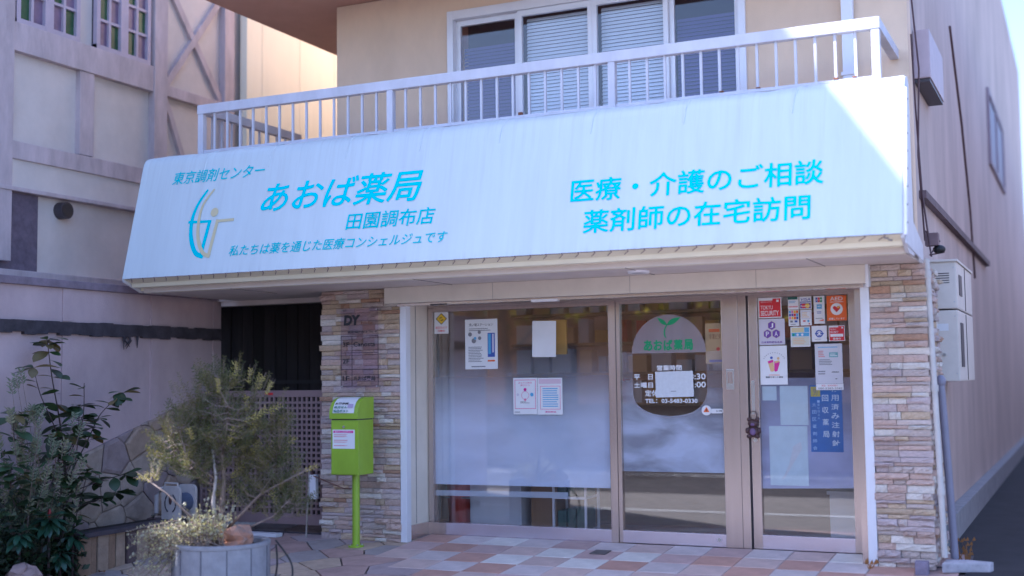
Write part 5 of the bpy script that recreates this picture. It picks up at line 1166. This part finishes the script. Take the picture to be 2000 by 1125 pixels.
# dense dark underplanting
random.seed(51); UG = [MB(), MB()]
for k in range(3600):
    p = Vector((random.uniform(-5.4, -4.74), random.uniform(-3.5, -2.42), -.17+abs(random.gauss(0, .36))))
    if p.z > .95: continue
    d = Vector((random.gauss(0, 1), random.gauss(0, 1), random.gauss(.2, .8))).normalized(); L = random.uniform(.05, .10); s_ = d.cross(Vector((random.random(), random.random(), random.random()))).normalized()*L*.22
    q = p+d*L; m_ = p.lerp(q, .5); UG[k % 2].quad(p, m_-s_, q, m_+s_)
ug = UG[0].build('ground_cover', dkg); ug['kind'] = 'stuff'; tag(ug, 'dense dark leaves filling the bed at lower left', 'ground cover')
UG[1].build('leaves', leaf_mat('under_leaf', (.03, .045, .03), .4, .5, .15), ug)['kind'] = 'stuff'
random.seed(53)
rockm = M('pink_rock', (.36, .25, .23), .9, var=.3, vs_=9, bump=.5, bs=25)
for (x, y, z, r, lb_) in ((-4.70, -3.17, -.06, .15, 'large pinkish rock at the bottom left corner'), (-4.47, -3.10, -.12, .105, 'rounded pinkish rock right of the larger corner rock'), (-4.62, -2.98, -.13, .08, 'small pinkish rock behind the corner rocks')):
    mb = ell(x, y, z, r, r*.8, r*.75, 10, 7); mb.v = [(a+random.uniform(-.18, .18)*r, b+random.uniform(-.18, .18)*r, c+random.uniform(-.18, .18)*r) for a, b, c in mb.v]; tag(mb.build('rock', rockm), lb_, 'rock')
dl_ = leaf_mesh('fallen_leaf', .09, .03, dryleaf, .4, .3)
o = put('fallen_leaf', dl_); o.location = (-4.70, -2.28, -.135); o.rotation_euler = (.2, .1, 1.2); tag(o, 'curled brown leaf fallen on the paving by the bed edging', 'leaf')

# ---------------------------------------------------------------- across the street (seen only mirrored in the glass; the added block shades the shop)
OB = thing('shade_block', 'unseen tall block added beyond the half-timbered house to shade the shop', 'building', (-12, -3, -.26))  # unseen mass added left of the frame to cast the shop's shade
tw = MB(); yo0, yo1, zo0, zo1 = -5.74, -5.34, 5.74, 6.62; xo0, xo1, zp0, zp1 = -10.9, -8.6, 9.0, 12.4   # openings cut through two faces to send a sunbeam onto the planter
tw.box(-7.06, -7.0, -7.4, yo0, -.26, 15.3).box(-7.06, -7.0, yo1, -2.0, -.26, 15.3).box(-7.06, -7.0, yo0, yo1, -.26, zo0).box(-7.06, -7.0, yo0, yo1, zo1, 15.3)
tw.box(-22, xo0, -7.4, -7.15, -.26, 15.3).box(xo1, -7.25, -7.4, -7.15, -.26, 15.3).box(xo0, xo1, -7.4, -7.15, -.26, zp0).box(xo0, xo1, -7.4, -7.15, zp1, 15.3)
tw.box(-22, -7.25, -2.25, -2.0, -.26, 15.3).box(-22.25, -22, -7.4, -2.0, -.26, 15.3).box(-22.25, -7.0, -7.4, -2.0, 15.3, 15.6)
tw.build('wall', M('shade_block_wall', (.34, .27, .25), .8, var=.15, vs_=2), OB)
for z in range(5):
    for k in (0, 2, 3): MB().box(-7.0, -6.97, -6.9+1.2*k, -6.2+1.2*k, .9+2.8*z, 2.3+2.8*z).build('window', M('opposite_window', (.16, .17, .26), .2), OB)
OH = thing('opposite_house', 'low tan house and garden wall across the street', 'house', (-4, -15, -.26))
MB().box(-10.3, 3, -17, -14.5, -.26, 3.2).build('wall', M('opposite_tan', (.75, .46, .31), .85, var=.15, vs_=1.5), OH)
MB().box(-8.6, -7.2, -14.5, -14.45, .9, 2.2).build('window', M('opposite_window', (.16, .17, .26), .2), OH); MB().box(-3.2, -1.6, -14.5, -14.45, .9, 2.2).build('window', M('opposite_window', (.16, .17, .26), .2), OH)
MB().prism([(-18, 3.2), (-14, 3.2), (-15.8, 4.3)], -10.6, 3.4).build('roof', M('opposite_roof', (.16, .12, .12), .7), OH)
GWm = M('opposite_garden_wall', (.30, .22, .17), .85, var=.2, vs_=2)
GW = tag(MB().box(-20, 6, -12.4, -12.15, -.26, .95).build('garden_wall', GWm), 'low garden wall along the far side of the street', 'wall')
random.seed(61); HGm = leaf_mat('hedge_leaf', (.36, .32, .09), .5, .6, .6); hg2 = leaf_mat('hedge_leaf_dark', (.12, .13, .04), .5, .6, .2)
for ti, (tx, ty, lb_) in enumerate(((-12.5, -12.9, 'leafy street tree mirrored at the left of the window'), (-8.2, -13.1, 'leafy street tree mirrored behind the mullion'), (-4.2, -13.0, 'leafy street tree mirrored in the sliding door'), (-.8, -13.2, 'leafy street tree mirrored at the right door'))):
    T = thing('street_tree', lb_, 'tree', (tx, ty, -.26)); MB().tube([(tx, ty, -.26), (tx+.05, ty, 1.3), (tx-.1, ty, 2.8), (tx, ty, 3.8)], .12, 8, .05).tube([(tx, ty, 1.9), (tx+.9, ty+.2, 2.7), (tx+1.5, ty, 3.1)], .05, 6, .02).tube([(tx, ty, 2.1), (tx-.8, ty, 2.8), (tx-1.4, ty+.2, 3.3)], .05, 6, .02).build('trunk', bark, T)
    cm = [MB(), MB()]
    for k in range(2600):
        u = Vector((random.gauss(0, 1), random.gauss(0, .8), random.gauss(0, .6))); p = Vector((tx, ty, 3.9))+u*1.0
        if p.z < 2.3+.5*random.random(): continue
        d = Vector((random.gauss(0, 1), random.gauss(0, 1), random.gauss(0, 1))).normalized()*.16; s_ = d.cross(Vector((random.random(), random.random(), random.random()))).normalized()*.05
        cm[k % 2].quad(p, p+d*.5-s_, p+d, p+d*.5+s_)
    for k in range(2): cm[k].build('crown', (HGm, hg2)[k], T)['kind'] = 'stuff'
